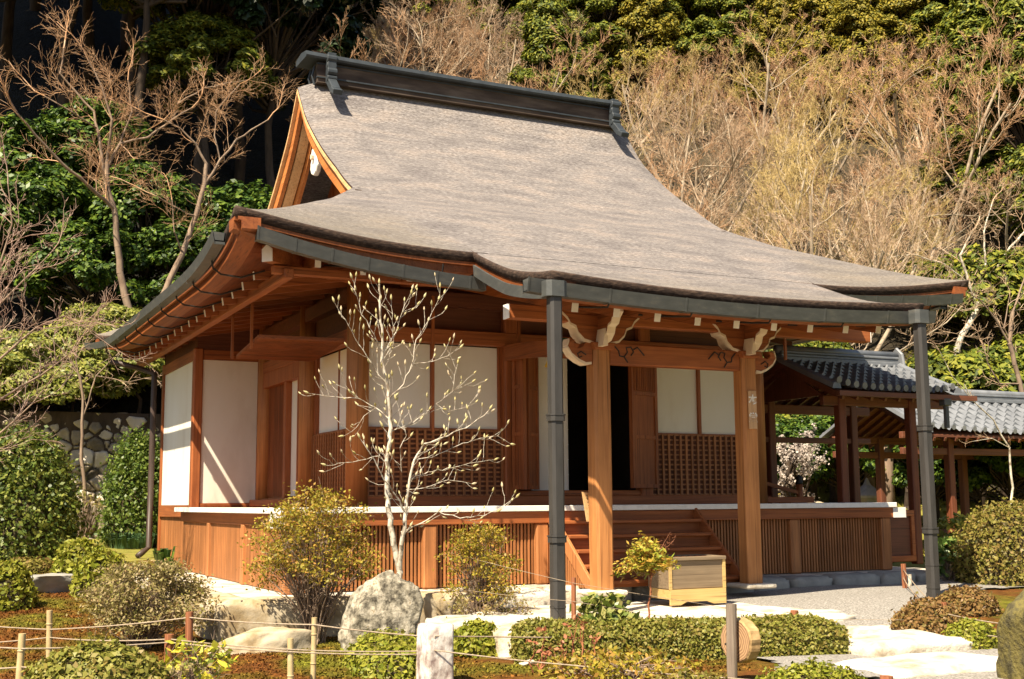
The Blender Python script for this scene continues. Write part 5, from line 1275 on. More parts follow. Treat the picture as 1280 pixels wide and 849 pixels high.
# ------------------------------------------------------------------ magnolia with buds
Mg = -1.3
mag = [([(500, 800, Mg), (499, 740, Mg), (500, 715, Mg), (492, 680, Mg), (486, 640, Mg), (484, 600, Mg), (486, 560, Mg), (488, 520, Mg), (484, 480, Mg), (477, 452, Mg), (478, 420, Mg), (475, 385, Mg), (474, 355, Mg)], .042, .010),
       ([(500, 715, Mg), (502, 680, Mg-.1), (506, 650, Mg-.15), (508, 625, Mg-.15)], .04, .028),
       ([(508, 625, Mg-.15), (512, 600, Mg-.15), (518, 575, Mg-.2), (530, 555, Mg-.25), (560, 545, Mg-.3), (590, 530, Mg-.35), (612, 512, Mg-.4)], .024, .006),
       ([(506, 640, Mg-.15), (495, 620, Mg-.2), (480, 600, Mg-.25), (468, 575, Mg-.3), (450, 548, Mg-.35)], .016, .005),
       ([(502, 665, Mg), (525, 655, Mg-.2), (548, 640, Mg-.3), (575, 648, Mg-.4), (605, 645, Mg-.4), (630, 632, Mg-.45), (645, 622, Mg-.5)], .013, .004),
       ([(486, 580, Mg), (475, 570, Mg), (440, 578, Mg), (408, 582, Mg)], .009, .003),
       ([(488, 525, Mg), (470, 510, Mg+.1), (448, 498, Mg+.15), (420, 496, Mg+.2), (386, 492, Mg+.2)], .011, .003),
       ([(448, 498, Mg+.15), (432, 482, Mg+.15), (425, 462, Mg+.1)], .006, .003),
       ([(484, 480, Mg), (465, 455, Mg), (448, 430, Mg), (432, 400, Mg-.1), (418, 378, Mg-.1)], .011, .003),
       ([(478, 440, Mg), (462, 410, Mg-.1), (450, 385, Mg-.1), (440, 348, Mg-.1)], .009, .003),
       ([(486, 500, Mg), (505, 480, Mg-.1), (515, 455, Mg-.15), (520, 425, Mg-.15), (536, 400, Mg-.2), (548, 375, Mg-.2)], .012, .003),
       ([(515, 455, Mg-.15), (540, 452, Mg-.2), (560, 445, Mg-.2), (575, 435, Mg-.2)], .007, .003),
       ([(480, 440, Mg), (495, 415, Mg+.1), (503, 390, Mg+.1), (515, 362, Mg+.1)], .008, .003),
       ([(503, 390, Mg+.1), (520, 385, Mg+.1), (530, 372, Mg+.1)], .005, .003),
       ([(488, 540, Mg), (515, 530, Mg+.1), (545, 505, Mg+.1), (565, 490, Mg+.1), (590, 478, Mg+.1)], .010, .003),
       ([(565, 490, Mg+.1), (568, 470, Mg+.1), (572, 455, Mg+.1)], .005, .003),
       ([(512, 600, Mg-.15), (535, 590, Mg-.1), (565, 585, Mg), (595, 578, Mg), (618, 575, Mg)], .009, .003),
       ([(518, 575, Mg-.2), (540, 572, Mg-.2), (565, 560, Mg-.25), (600, 548, Mg-.3), (622, 545, Mg-.3), (638, 555, Mg-.3)], .008, .003),
       ([(508, 612, Mg-.15), (530, 610, Mg-.2), (560, 600, Mg-.2), (590, 605, Mg-.2)], .007, .003),
       ([(502, 590, Mg), (500, 560, Mg-.1), (508, 545, Mg-.1), (500, 520, Mg-.1), (495, 500, Mg-.1)], .007, .003),
       ([(477, 452, Mg), (492, 430, Mg), (490, 400, Mg), (489, 375, Mg)], .006, .003),
       ([(545, 505, Mg+.1), (560, 515, Mg+.1), (585, 508, Mg+.1), (598, 492, Mg+.1)], .005, .003),
       ([(470, 510, Mg+.1), (455, 520, Mg+.1), (445, 535, Mg+.1), (430, 545, Mg+.1)], .005, .003),
       ([(548, 375, Mg-.2), (550, 360, Mg-.2)], .003, .002)]
def magnolia():
    rnd = random.Random(21); P0 = Vector(at(500, 760, 'Y', Mg)); root = empty('magnolia_tree', (P0.x, P0.y, -.45), 'young magnolia with whitish branches and pale buds behind the boulder', 'tree')
    tr, br = [], []; buds = []
    for k, (pts, r0, r1) in enumerate(mag):
        P = [Vector(at(*p[:2], 'Y', p[2])) for p in pts]; Q = [P[0]]
        for a, b in zip(P[:-1], P[1:]):
            n = max(1, int((b-a).length/.07))
            for i in range(1, n+1): Q.append(a.lerp(b, i/n) + (rngv(rnd, .006) if i < n else Vector()))
        n = len(Q)-1
        for i in range(n):
            ra, rb = (r0+(r1-r0)*i/n)*(1 if k < 1 else .72), (r0+(r1-r0)*(i+1)/n)*(1 if k < 1 else .72); (tr if k < 2 else br).append((*Q[i], *Q[i+1], ra, rb))
            if k > 1 or i > n*.45:
                if rnd.random() < .95:
                    d = (Q[i+1]-Q[i]).normalized(); ax = d.cross(rngv(rnd)).normalized(); cd = (d*.7+ax*.8+Vector((0, 0, .25))).normalized(); L = rnd.uniform(.05, .30); q = Q[i]
                    m_ = max(1, int(L/.05))
                    for s in range(m_):
                        cd = (cd+rngv(rnd, .15)+Vector((0, 0, .12))).normalized(); q2 = q+cd*L/m_; br.append((*q, *q2, .0028, .0018)); q = q2
                    buds.append((q, (cd+Vector((0, 0, .5))).normalized(), rnd.uniform(.8, 1.25)))
        buds.append((Q[-1], ((Q[-1]-Q[-2]).normalized()+Vector((0, 0, .4))).normalized(), 1.2))
    sticks('trunk', tr, barkpale, root, 10); sticks('branches', br, barkpale, root, 6)
    m = MB()
    for p, d, s in buds:
        m.tube([p, p+d*.014*s, p+d*.032*s, p+d*.06*s], [.005*s, .0105*s, .011*s, .001], 6)
    budm = leafmat('magnolia_bud', [(.42, .36, .14), (.58, .52, .28), (.62, .5, .34)], .25, .6)
    o = m.build('buds', budm, root, True); o['kind'] = 'stuff'
magnolia()

# ------------------------------------------------------------------ shrubs
def gz(x, y): return ground_z(x, y)
def spot(px, py, Y):
    p = at(px, py, 'Y', Y); return float(p[0]), float(Y), gz(float(p[0]), Y)
def mound(px, top, Y, wpx, mat, label, seed, h=None, dy=.9, n=5200, size=.032, cat='bush', name='clipped_bush', group=None, core=None, rag=.02):
    """clipped dome seen wpx wide with its top at pixel row `top`"""
    c = at(px, top, 'Y', Y); dist = (np.array(c)-CAM)@CF; rx = wpx/FPX*dist/2; zb = gz(c[0], Y); hh = c[2]-zb if h is None else h
    return dome((c[0], Y, zb), rx, rx*dy, max(.1, hh), mat, label, seed, n, size, cat, name, group, rag)
coredark = noisemat('shrub_core', [(.3, (.03, .025, .01)), (.7, (.07, .05, .02))], 12)
def dome(c, rx, ry, h, mat, label, seed, n, size, cat, name, group, rag=.02):
    rng = np.random.default_rng(seed); root = empty(name, tuple(float(v) for v in c), label, cat, group)
    off = Vector((seed*1.3, seed*.7, 0))
    def surf(v, k):
        b = 1+.09*mnoise.noise(Vector(v)*1.8+off)+.04*mnoise.noise(Vector(v)*5+off)
        zz = max(v[2], -.05)
        return np.array([c[0]+v[0]*rx*b*k, c[1]+v[1]*ry*b*k, c[2]-.05+(h+.05)*(abs(zz)**.85 if zz > 0 else 0)*b*k])
    m = MB(); rows = []
    for i in range(14):
        ph = PI/2*i/13; rows.append([tuple(surf((math.cos(ph)*math.cos(a), math.cos(ph)*math.sin(a), math.sin(ph)), .93)) for a in np.linspace(0, 2*PI, 33)])
    m.grid(rows); m.build('branches', coredark, root, True)
    v = rng.normal(size=(n, 3)); v[:, 2] = np.abs(v[:, 2]); v /= np.linalg.norm(v, axis=1, keepdims=True)
    P = np.array([surf(q, 1) for q in v]) + rng.normal(size=(n, 3))*rag
    N = v*np.array([1/rx, 1/ry, 1/h])*rx + rng.normal(size=(n, 3))*.75
    dens = np.array([mnoise.noise(Vector(q*np.array([3.2, 3.2, 3.2]))+off) for q in v])
    kp = rng.uniform(size=n) < np.clip(1.0+1.6*(dens+.05), .35, 1); P, N = P[kp], N[kp]
    sh = []; m_ = max(20, n//140)
    for q in v[rng.integers(0, n, m_)]:
        a = surf(q, .95); b = a+(q*np.array([rx, ry, h])*.12+np.array([0, 0, .03])+rng.normal(size=3)*.02)*rng.uniform(.4, 1.3); sh.append((*a, *b, .003, .0015))
        k = 5; P = np.concatenate([P, a+(b-a)*rng.uniform(.5, 1.05, (k, 1))+rng.normal(size=(k, 3))*.012]); N = np.concatenate([N, rng.normal(size=(k, 3))])
    sticks('shoots', sh, bark, root, 3)
    leaves('foliage', P, N, size*rng.choice([.6, .85, 1.1, 1.35], len(P)), mat, root, rng, 1.6); return root
def loose(px, base, Y, wpx, top, mat, label, seed, n=5000, size=.03, stems=9, name='leafy_shrub', skirt=.35, stemmat=None, cat='shrub', low=.3, ncl=55, cl=.16, stemr=.012):
    """airy shrub: several stems fanning from the foot, leaf sprays at the twig tips"""
    rnd = random.Random(seed); rng = np.random.default_rng(seed)
    b = at(px, base, 'Y', Y); dist = (np.array(b)-CAM)@CF; R = wpx/FPX*dist/2; zb = gz(b[0], Y); H = at(px, top, 'Y', Y)[2]-zb
    root = empty(name, (float(b[0]), Y, zb), label, cat); seg = []; P, N = [], []
    B = Vector((float(b[0]), Y, zb-.03))
    for i in range(ncl):
        a = rnd.uniform(0, 2*PI); rr = R*rnd.uniform(.15, 1)**.6; t = rnd.uniform(low, 1); k = math.sqrt(max(0.05, 1-(max(0, t-.55)/.5)**2))
        tip = Vector((B.x+math.cos(a)*rr*k, B.y+math.sin(a)*rr*k*.85, zb+H*t*(1-.12*rr/R)))
        s0 = B+Vector((rnd.gauss(0, .035), rnd.gauss(0, .035), 0)); mid = s0.lerp(tip, .45)+Vector((-(tip.x-B.x)*.22, -(tip.y-B.y)*.22, H*.06))+rngv(rnd, .03)
        prev = s0; K = 6
        for j in range(1, K+1):
            u = j/K; q = s0*(1-u)**2+mid*2*u*(1-u)+tip*u*u; q = q+(rngv(rnd, .012) if j < K else Vector()); seg.append((*prev, *q, stemr*(1-.8*(j-1)/K), stemr*(1-.8*j/K))); prev = q
            if j > 2:
                for _ in range(2):
                    e = q+rngv(rnd, cl*.55); seg.append((*q, *e, .003, .0015))
        m_ = int(n/ncl); P.append(np.array(tip)+rng.normal(size=(m_, 3))*cl*np.array([1, 1, .6])*.6); N.append(rng.normal(size=(m_, 3))+np.array([0, 0, .8]))
    sticks('stems', seg, stemmat or bark, root, 4)
    leaves('foliage', np.concatenate(P), np.concatenate(N), size, mat, root, rng, 1.9); return root

loose(392, 800, -1.35, 165, 602, shrubg, 'tall airy olive-green shrub in front of the left corner of the veranda', 31, 9500, .022, ncl=120, cl=.13, low=.42)
loose(602, 790, -1.5, 112, 648, shrubg, 'smaller airy olive shrub between the boulder and the left drainpipe', 32, 5200, .021, ncl=80, cl=.11, low=.36)
loose(605, 790, -1.7, 120, 735, duskg, 'low dusty twiggy growth at the foot of the smaller airy shrub', 33, 1500, .024, ncl=40, cl=.09, low=.2)
loose(178, 815, -.9, 158, 700, duskg, 'broad dusty brown-green shrub at the left in front of the platform edge', 34, 13000, .021, ncl=170, cl=.12, low=.25)
mound(122, 811, -4.3, 178, azb2, 'low wide clipped bush at the bottom left behind the bamboo stakes', 35, dy=.8, n=9500)
mound(598, 781, -2.9, 76, azb, 'round clipped green bush right of the boulder', 36, n=4200)
mound(482, 797, -3.3, 100, azb, 'low yellow-green bush in front of the boulder', 37, n=4200, size=.03, rag=.035)
mound(500, 812, -3.9, 120, azb, 'flat yellow-green ground bush beside the granite post', 137, n=3500, size=.03, rag=.03)
mound(98, 676, 4.5, 58, azb, 'small pale green clipped bush at the left near the stone wall', 38, n=2500, size=.05)
mound(128, 690, 3.4, 68, azb, 'pale green bush behind the dusty shrub', 138, n=2500, size=.05)
mound(8, 703, 2.6, 70, azb, 'light green bush at the left edge before the flat rock', 39, n=2500, size=.045)
mound(36, 700, 6.5, 70, azg, 'low olive ground bush behind the flat rock', 139, n=2000, size=.05)
mound(1158, 752, -4.6, 88, azr, 'russet round clipped bush beside the path at the right', 40, n=6000, size=.028)
mound(1207, 737, -3.6, 80, azr, 'brown-green round clipped bush behind the russet one', 41, n=5000, size=.028)
mound(1212, 778, -5.3, 72, azb, 'bright green low bush left of the mossy rock', 42, n=3500, size=.026)
mound(1268, 634, -1.6, 165, azg, 'large loose olive azalea mass at the right edge', 43, dy=.8, n=16000, size=.034, rag=.07, name='azalea_bush')
mound(1010, 833, -7.2, 190, azb, 'low clipped bush cut off by the bottom edge right of the disc post', 44, dy=.5, n=6500, size=.022)
mound(860, 846, -7.0, 160, azg, 'low bush cut off by the bottom edge below the hedge', 45, dy=.5, n=4000, size=.022)
# hedge
def hedge():
    rng = np.random.default_rng(50); a = np.array([1.15, -3.95]); b = np.array([4.05, -5.15]); d = (b-a)/np.linalg.norm(b-a); nn = np.array([-d[1], d[0]]); L = np.linalg.norm(b-a); W = .75
    zb = -.47; H = .36; root = empty('clipped_hedge', (2.4, -4.4, zb), 'long boxy clipped hedge before the steps, with a browner right end', 'hedge')
    def top(u, v): return zb+H*(1+.10*mnoise.noise(Vector((u*1.7, v*2, 3)))+.05*mnoise.noise(Vector((u*5, v*5, 3))))-.05*(abs(v-.5)*2)**4-.05*max(0, (abs(u/L-.5)*2-.93)/.07)
    m = MB(); rows = []
    for i in range(41):
        u = L*i/40; row = []
        for (v, h) in ((-.02, 0), (-.03, .5), (0, .9), (.15, .98), (.5, .98), (.85, .98), (1, .9), (1.03, .5), (1.02, 0)):
            p = a+d*u+nn*v*W; z = zb+(top(u, v)-zb)*h-.012; row.append((p[0], p[1], z))
        rows.append(row)
    m.grid(rows); m.add([rows[0][k] for k in range(9)], [tuple(range(9))]); m.add([rows[-1][k] for k in range(9)], [tuple(range(8, -1, -1))])
    m.build('branches', coredark, root)
    P, N = [], []
    for face, n in (('top', 14000), ('front', 14000), ('back', 1500), ('l', 1500), ('r', 2200)):
        for _ in range(n):
            u, v, t = rng.uniform(0, L), rng.uniform(0, 1), rng.uniform(0, 1)
            if face == 'top': q = a+d*u+nn*v*W; z = top(u, v); nv = (0, 0, 1)
            elif face == 'front': q = a+d*u-nn*.03; z = zb+(top(u, 0)-zb)*t; nv = (-nn[0], -nn[1], .3)
            elif face == 'back': q = a+d*u+nn*(W+.03); z = zb+(top(u, 1)-zb)*t; nv = (nn[0], nn[1], .3)
            elif face == 'l': q = a+nn*v*W-d*.02; z = zb+(top(0, v)-zb)*t; nv = (-d[0], -d[1], .3)
            else: q = b+nn*v*W+d*.02; z = zb+(top(L, v)-zb)*t; nv = (d[0], d[1], .3)
            P.append((q[0], q[1], z)); N.append(nv)
    P = np.array(P)+rng.normal(size=(len(P), 3))*.018; N = np.array(N)+rng.normal(size=(len(N), 3))*.7
    leaves('foliage', P, N, .026, azb2, root, rng, 1.6)
hedge()
# wall-side planting
mound(34, 545, 9.5, 118, leafmat('garden_evergreen_leaf', [(.04, .07, .012), (.08, .12, .018), (.14, .17, .025), (.24, .25, .05)], .25, .45), 'rounded dark green tree-shaped bush before the stone wall at the left edge', 51, n=24000, size=.05, rag=.13, name='round_evergreen')
mound(176, 552, 12.6, 74, leafmat('garden_evergreen_leaf_light', [(.05, .09, .015), (.10, .15, .02), (.18, .22, .04)], .25, .45), 'rounded light green evergreen half hidden by the thin left drainpipe', 52, n=18000, size=.05, rag=.13, name='round_evergreen')
x, y = deppos(60, 25.8)
for i, (px, py, Y, s) in enumerate([(60, 455, 15.6, .6), (120, 445, 15.5, .55), (175, 460, 15.3, .45), (20, 470, 15.6, .6), (225, 470, 15.4, .4), (95, 485, 15.3, .5), (-20, 470, 15.6, .5), (45, 500, 15.2, .5), (150, 420, 16, .5)]):
    p = at(px, py, 'Y', Y)
    rt = blob_tree('yellow_green_shrub', 60+i, 1.3, 1.3, 40, 260, .062, yelg, barkdark, .2, .5, .4, 2.2, tr=.05)
    rt.location = (p[0], Y, p[2]-.75); rt.scale = (1, 1, 1); tag(rt, 'yellow-green shrub hanging over the top of the stone wall', 'shrub', 'yellow-green shrubs on top of the wall')
loose(103, 682, 12.0, 62, 612, duskg, 'low fan of bare tan stems at the foot of the stone wall', 70, 120, .05, ncl=34, cl=.05, low=.7, stemmat=bark, stemr=.016)
def clump(px, py, Y, R, h, n, mat, label, seed, name='grass_clump', cat='plant', wd=.012):
    rng = np.random.default_rng(seed); p = at(px, py, 'Y', Y); z = gz(p[0], Y); V = []; F = []
    for i in range(n):
        a = rng.uniform(0, 6.28); r = R*rng.uniform(0, 1)**.5; b = np.array([p[0]+math.cos(a)*r, Y+math.sin(a)*r, z]); dr = np.array([math.cos(a), math.sin(a), 0])*rng.uniform(.2, .9)
        s = np.cross(dr, [0, 0, 1]); s = s/np.linalg.norm(s)*wd; H = h*rng.uniform(.6, 1.1)
        pts = [b, b+dr*H*.35+np.array([0, 0, H*.8]), b+dr*H*.9+np.array([0, 0, H*.75])]
        o = len(V); V += [pts[0]-s, pts[0]+s, pts[1]+s, pts[1]-s, pts[2]+s*.2, pts[2]-s*.2]; F += [(o, o+1, o+2, o+3), (o+3, o+2, o+4, o+5)]
    root = empty(name, (float(p[0]), Y, z), label, cat); npmesh('blades', V, F, mat, root)
clump(165, 672, 12.0, .45, .38, 260, leafmat('blue_green_blade', [(.06, .12, .05), (.12, .2, .09)], .2), 'clump of blue-green blades at the foot of the wall by the thin drainpipe', 71, wd=.02)
clump(205, 700, 5.5, .12, .5, 30, camg, 'dark green strap-leaved plant between the flat rock and the pale green bush', 72, wd=.03)

# nandina, leafy plants, bare stems
def nandina():
    rnd = random.Random(80); rng = np.random.default_rng(80); Y = -4.05; B = Vector(at(812, 806, 'Y', Y)); T = Vector(at(814, 706, 'Y', Y))
    root = empty('nandina', tuple(B), 'small nandina with a slim bare stem and yellow-orange feathery top by the offering box', 'plant'); seg = []; P, N = [], []
    pr = B
    for j in range(1, 9): q = B.lerp(T, j/8)+rngv(rnd, .006); seg.append((*pr, *q, .011, .010)); pr = q
    for i in range(34):
        a = rnd.uniform(0, 2*PI); L = rnd.uniform(.10, .38); up = rnd.uniform(-.05, .22); s = B.lerp(T, rnd.uniform(.8, 1)); e = s+Vector((math.cos(a)*L, math.sin(a)*L*.8, up+.12-.25*L)); mid = s.lerp(e, .5)+Vector((0, 0, .07))
        seg += [(*s, *mid, .004, .003), (*mid, *e, .003, .0015)]
        for k in range(44):
            t = rnd.uniform(.3, 1); c = s.lerp(e, t)+Vector((0, 0, .06*math.sin(t*PI))); P.append(np.array(c)+rng.normal(size=3)*.035); N.append(rng.normal(size=3)*.6+np.array([0, 0, 1]))
    for a_ in ((838, 665), (830, 680), (845, 672)):
        e = Vector(at(*a_, 'Y', Y)); s = T
        seg.append((*s, *e, .003, .001))
        for k in range(14): c = s.lerp(e, rnd.uniform(.6, 1))+rngv(rnd, .02); seg.append((*c, *(c+rngv(rnd, .015)), .002, .001))
    sticks('stem', seg, redpost, root, 5)
    leaves('foliage', P, N, .027, leafmat('nandina_leaf', [(.26, .32, .03), (.45, .38, .05), (.60, .32, .06), (.20, .28, .03), (.68, .50, .12)], .35), root, rng, 2.6)
nandina()
loose(758, 812, -3.75, 88, 742, leafmat('glossy_mid_leaf', [(.05, .09, .02), (.14, .18, .03), (.26, .28, .06), (.36, .30, .12)], .25, .35, .5), 'low leafy glossy plant behind the hedge left of the nandina', 81, 900, .06, ncl=40, cl=.08, low=.3)
loose(1190, 745, -1.0, 46, 672, leafmat('glossy_mid_leaf_two', [(.05, .12, .02), (.12, .2, .04), (.2, .26, .06)], .25, .35, .5), 'small glossy green plant right of the right drainpipe', 82, 500, .07, ncl=22, cl=.08, low=.3)
loose(1195, 690, 1.2, 60, 640, yelg, 'yellow-green seedling patch behind the right drainpipe', 83, 600, .06, ncl=22, cl=.1, low=.3)
yl = leafmat('bright_yellow_leaf', [(.55, .48, .04), (.7, .62, .08), (.35, .40, .05), (.10, .16, .03)], .35)
loose(250, 870, -4.1, 100, 797, yl, 'sparse plant with a few bright yellow leaves at the bottom left', 84, 200, .055, ncl=34, cl=.08, low=.35, stemmat=bark)
loose(235, 878, -4.3, 95, 828, duskg, 'dry twiggy stems below the yellow-leaved plant', 85, 300, .025, ncl=44, cl=.06, low=.3)
for i, (px, b, t) in enumerate([(676, 850, 778), (722, 850, 760), (747, 860, 795), (700, 850, 800)]):
    loose(px, b+10, -4.6, 34, t, leafmat('russet_leaflet_%d' % i, [(.35, .10, .05), (.45, .2, .1)], .3), ['bare reddish stem with a few russet leaves below the left drainpipe', 'taller reddish bare stem beside the brown stake', 'forked bare stem left of the hedge middle', 'thin bare stem between the two reddish ones'][i], 86+i, 26, .03, ncl=5, cl=.04, low=.4, stemmat=redpost, name='seedling', cat='plant')
loose(772, 868, -5.2, 210, 818, shrubg, 'soft fern-like growth in front of the hedge left half', 95, 1500, .03, ncl=60, cl=.08, low=.3)

# ------------------------------------------------------------------ stones of the garden
p = at(481, 800, 'Y', -2.35)
tag(rock('boulder', (p[0], -2.35, gz(p[0], -2.35)+.30), (.44, .40, .56), boulderm, 3, 5, .30, 11, taper=.22, lean=.03), 'tall grey lichen-spotted boulder at the foot of the magnolia', 'boulder')
p = at(62, 720, 'Y', 4.0); tag(rock('flat_rock', (p[0], 4.0, gz(p[0], 4)+.10), (.62, .4, .24), stone_g, 6, 4, .3, 8, flat=.5), 'flat grey rock in the moss at the left', 'rock')
p = at(1284, 849, 'Y', -7.6); tag(rock('mossy_rock', (float(at(1338, 800, 'Y', -7.4)[0]), -7.4, -.50), (.66, .52, .94), mossrock, 12, 5, .3, 7), 'dark mossy rock cut off by the bottom right corner', 'rock')
for i, (px, py, Y, s) in enumerate([(655, 812, -3.3, .10), (660, 835, -4.0, .09), (640, 806, -3.0, .08), (870, 790, -3.9, .0)]):
    if s: p = at(px, py, 'Y', Y); tag(rock('small_stone', (p[0], Y, gz(p[0], Y)+.02), (s, s*.8, s*.5), stone_l, 20+i, 3), ['small pale stone left of the hedge end', 'second pale stone nearer the camera by the hedge end', 'small pale stone farther back by the hedge end'][i], 'stone')
# granite post
p = at(544, 868, 'Y', -4.62); zt = at(544, 779, 'Y', -4.62)[2]
tag(recenter(block('granite_post', p[0]-.125, p[0]+.125, -4.745, -4.495, -.75, zt, postm, 5, .012, 10)), 'short pale lichened granite post standing in the rope fence', 'post')

# ------------------------------------------------------------------ rope fence
def stake(px, top, Y, r, mat, label, base=None, name='fence_stake', grp=None, node=False):
    pt = at(px, top, 'Y', Y); x = float(pt[0]); z0 = gz(x, Y)-.15
    o = empty(name, (x, Y, z0), label, 'stake', grp)
    lean = random.Random(px).uniform(-.02, .02)
    n = 7; pts = [(x+lean*(1-k/n), Y, z0+(pt[2]-z0)*k/n) for k in range(n+1)]
    MB().tube(pts, [r*(1+.03*math.sin(k*2.1)) for k in range(n+1)], 14).build('stake', mat, o, True).modifiers.new('e', 'EDGE_SPLIT').split_angle = .9
    if node:
        m = MB()
        for k in (.45, .8):
            z = z0+(pt[2]-z0)*k; m.tube([(x+lean*(1-k), Y, z-.006), (x+lean*(1-k), Y, z+.006)], r*1.12, 14)
        m.build('bamboo_node', mat, o, True)
    return x, Y
S = {}
S['a'] = stake(62, 763, -1.6, .028, bamboo, 'farther bamboo stake at the far left', node=True)
S['b'] = stake(28, 792, -3.9, .028, bamboo, 'nearer bamboo stake at the far left', node=True)
S['c'] = stake(237, 765, -2.9, .035, redpost, 'reddish wooden stake in front of the dusty shrub')
S['d'] = stake(212, 793, -3.9, .038, redpost, 'short reddish stake beside the yellow-leaved plant')
S['e'] = stake(393, 772, -4.15, .024, bamboo, 'taller pale bamboo stake left of the boulder', node=True)
S['f'] = stake(363, 798, -4.3, .026, bamboo, 'shorter bamboo stake beside the taller one left of the boulder', node=True)
S['g'] = stake(524, 786, -4.5, .022, bamboo, 'bamboo stake touching the granite post', node=True)
S['h'] = stake(717, 722, -3.75, .024, redpost, 'thin dark reddish stake right of the left drainpipe')
S['i'] = stake(914, 755, -5.95, .045, wood('grey_stake', (.16, .12, .09), (.3, .24, .18), 'Z'), 'greyish split stake carrying the wooden disc')
S['j'] = stake(993, 763, -4.3, .04, redpost, 'orange stake top rising behind the right end of the hedge')
S['k'] = stake(1129, 705, -1.9, .034, redpost, 'orange-red stake left of the right drainpipe')
S['l'] = stake(1137, 718, -1.6, .026, barkpale, 'pale short stake just behind the orange-red one')
S['m'] = stake(1178, 753, -4.7, .045, redpost, 'reddish stake in front of the russet bushes at the right')
S['n'] = stake(1108, 845, -7.8, .045, redpost, 'top of a reddish stake at the bottom edge on the garden path')
def rope(pts, label, sag=.03, r=.0062):
    Q = []
    for (a, b) in zip(pts[:-1], pts[1:]):
        a = Vector(at(a[0], a[1], 'Y', a[2])); b = Vector(at(b[0], b[1], 'Y', b[2])); n = 10
        for i in range(n + (1 if b is pts[-1] else 0)):
            t = i/n; q = a.lerp(b, t); q.z -= sag*4*t*(1-t)*(b-a).length*.3; Q.append(q)
    Q.append(b); o = MB().tube(Q, r, 6).build('rope', ropem, None, True); tag(o, label, 'rope', 'ropes of the low garden fence'); recenter(o)
rope([(-60, 778, -1.0), (62, 787, -1.62), (237, 772, -2.93), (393, 781, -4.18), (524, 795, -4.53), (544, 797, -4.75)], 'upper rope from the far left to the granite post')
rope([(-60, 806, -1.0), (62, 797, -1.62), (212, 799, -3.93), (363, 812, -4.33), (524, 814, -4.53), (544, 813, -4.75)], 'lower rope from the far left bamboo stakes to the granite post')
rope([(-60, 804, -3.6), (28, 811, -3.93), (212, 803, -3.94), (363, 815, -4.33), (524, 818, -4.53)], 'near lower rope passing the nearer bamboo stake')
rope([(-60, 838, -3.6), (28, 834, -3.93), (120, 838, -4.3)], 'lowest short rope behind the wide clipped bush', .02)
rope([(544, 795, -4.75), (620, 796, -4.6), (690, 797, -4.5)], 'upper rope right of the granite post', .01)
rope([(544, 813, -4.75), (717, 832, -5.3), (914, 848, -6.0), (1108, 858, -7.8)], 'lower rope from the granite post towards the disc post', .02)
rope([(560, 690, -1.0), (717, 729, -3.78), (860, 752, -4.2), (993, 773, -4.35), (1130, 775, -4.6)], 'thin wire from the airy shrub past the dark stake', .01, .0026)
rope([(560, 735, -1.0), (717, 752, -3.78), (860, 775, -4.2), (993, 790, -4.35)], 'lower thin wire behind the hedge', .01, .0026)
rope([(1129, 712, -1.93), (1178, 766, -4.75), (1240, 778, -5.6), (1300, 783, -6.4)], 'upper pale rope at the right from the orange-red stake', .03)
rope([(1129, 722, -1.93), (1146, 746, -3.0), (1178, 789, -4.75), (1240, 795, -5.6), (1300, 800, -6.4)], 'lower pale rope at the right crossing the russet bush', .05)
# wooden disc hanging on the stake
def disc():
    Y = -5.90; c = Vector(at(926, 801, 'Y', Y)); root = empty('wooden_disc', tuple(c), 'round slice of wood hung on the greyish stake at the end of the hedge', 'wooden disc')
    rnd = random.Random(5); ax = Vector((-1, -.12, .02)).normalized(); u = ax.cross(Vector((0, 0, 1))).normalized(); v = u.cross(ax); R = .185; n = 48
    def ring(k, rr): return [c+ax*k+(u*math.cos(2*PI*j/n)+v*math.sin(2*PI*j/n))*rr*(1+.02*math.sin(j*1.7)+.015*math.sin(j*.7)) for j in range(n)]
    m = MB(); vs = ring(.065, R*.93)+ring(.05, R)+ring(-.05, R)+ring(-.065, R*.93); fs = [(k*n+j, k*n+(j+1) % n, (k+1)*n+(j+1) % n, (k+1)*n+j) for k in range(3) for j in range(n)]
    m.add(vs, fs); m.build('bark_rim', noisemat('disc_rim', [(.3, (.25, .15, .06)), (.7, (.55, .38, .18))], 9), root)
    mt, nn, ll, pp = _mat('end_grain'); tc = nn.new('ShaderNodeTexCoord'); mpn = nn.new('ShaderNodeMapping'); ll.new(tc.outputs['Object'], mpn.inputs[0])
    wv = nn.new('ShaderNodeTexWave'); wv.wave_type = 'RINGS'; wv.rings_direction = 'SPHERICAL'; wv.inputs['Scale'].default_value = 16; wv.inputs['Distortion'].default_value = 3; ll.new(mpn.outputs[0], wv.inputs[0])
    rp = _ramp(nn, [(.2, (.22, .12, .06)), (.8, (.42, .26, .13))]); ll.new(wv.outputs[0], rp.inputs[0]); ll.new(rp.outputs[0], pp.inputs['Base Color']); pp.inputs['Roughness'].default_value = .9
    m = MB(); m.add(ring(.066, R*.925), [tuple(range(n))]); m.add(ring(-.066, R*.925), [tuple(range(n-1, -1, -1))]); m.build('end_grain', mt, root)
    m = MB(); q = c+ax*.07; m.tube([q+Vector((-.10, 0, -.02)), q+Vector((-.03, -.01, -.01)), q+Vector((.02, 0, -.04)), q+Vector((.05, .0, -.06))], .010, 6); m.build('cord', blackm, root)
disc()
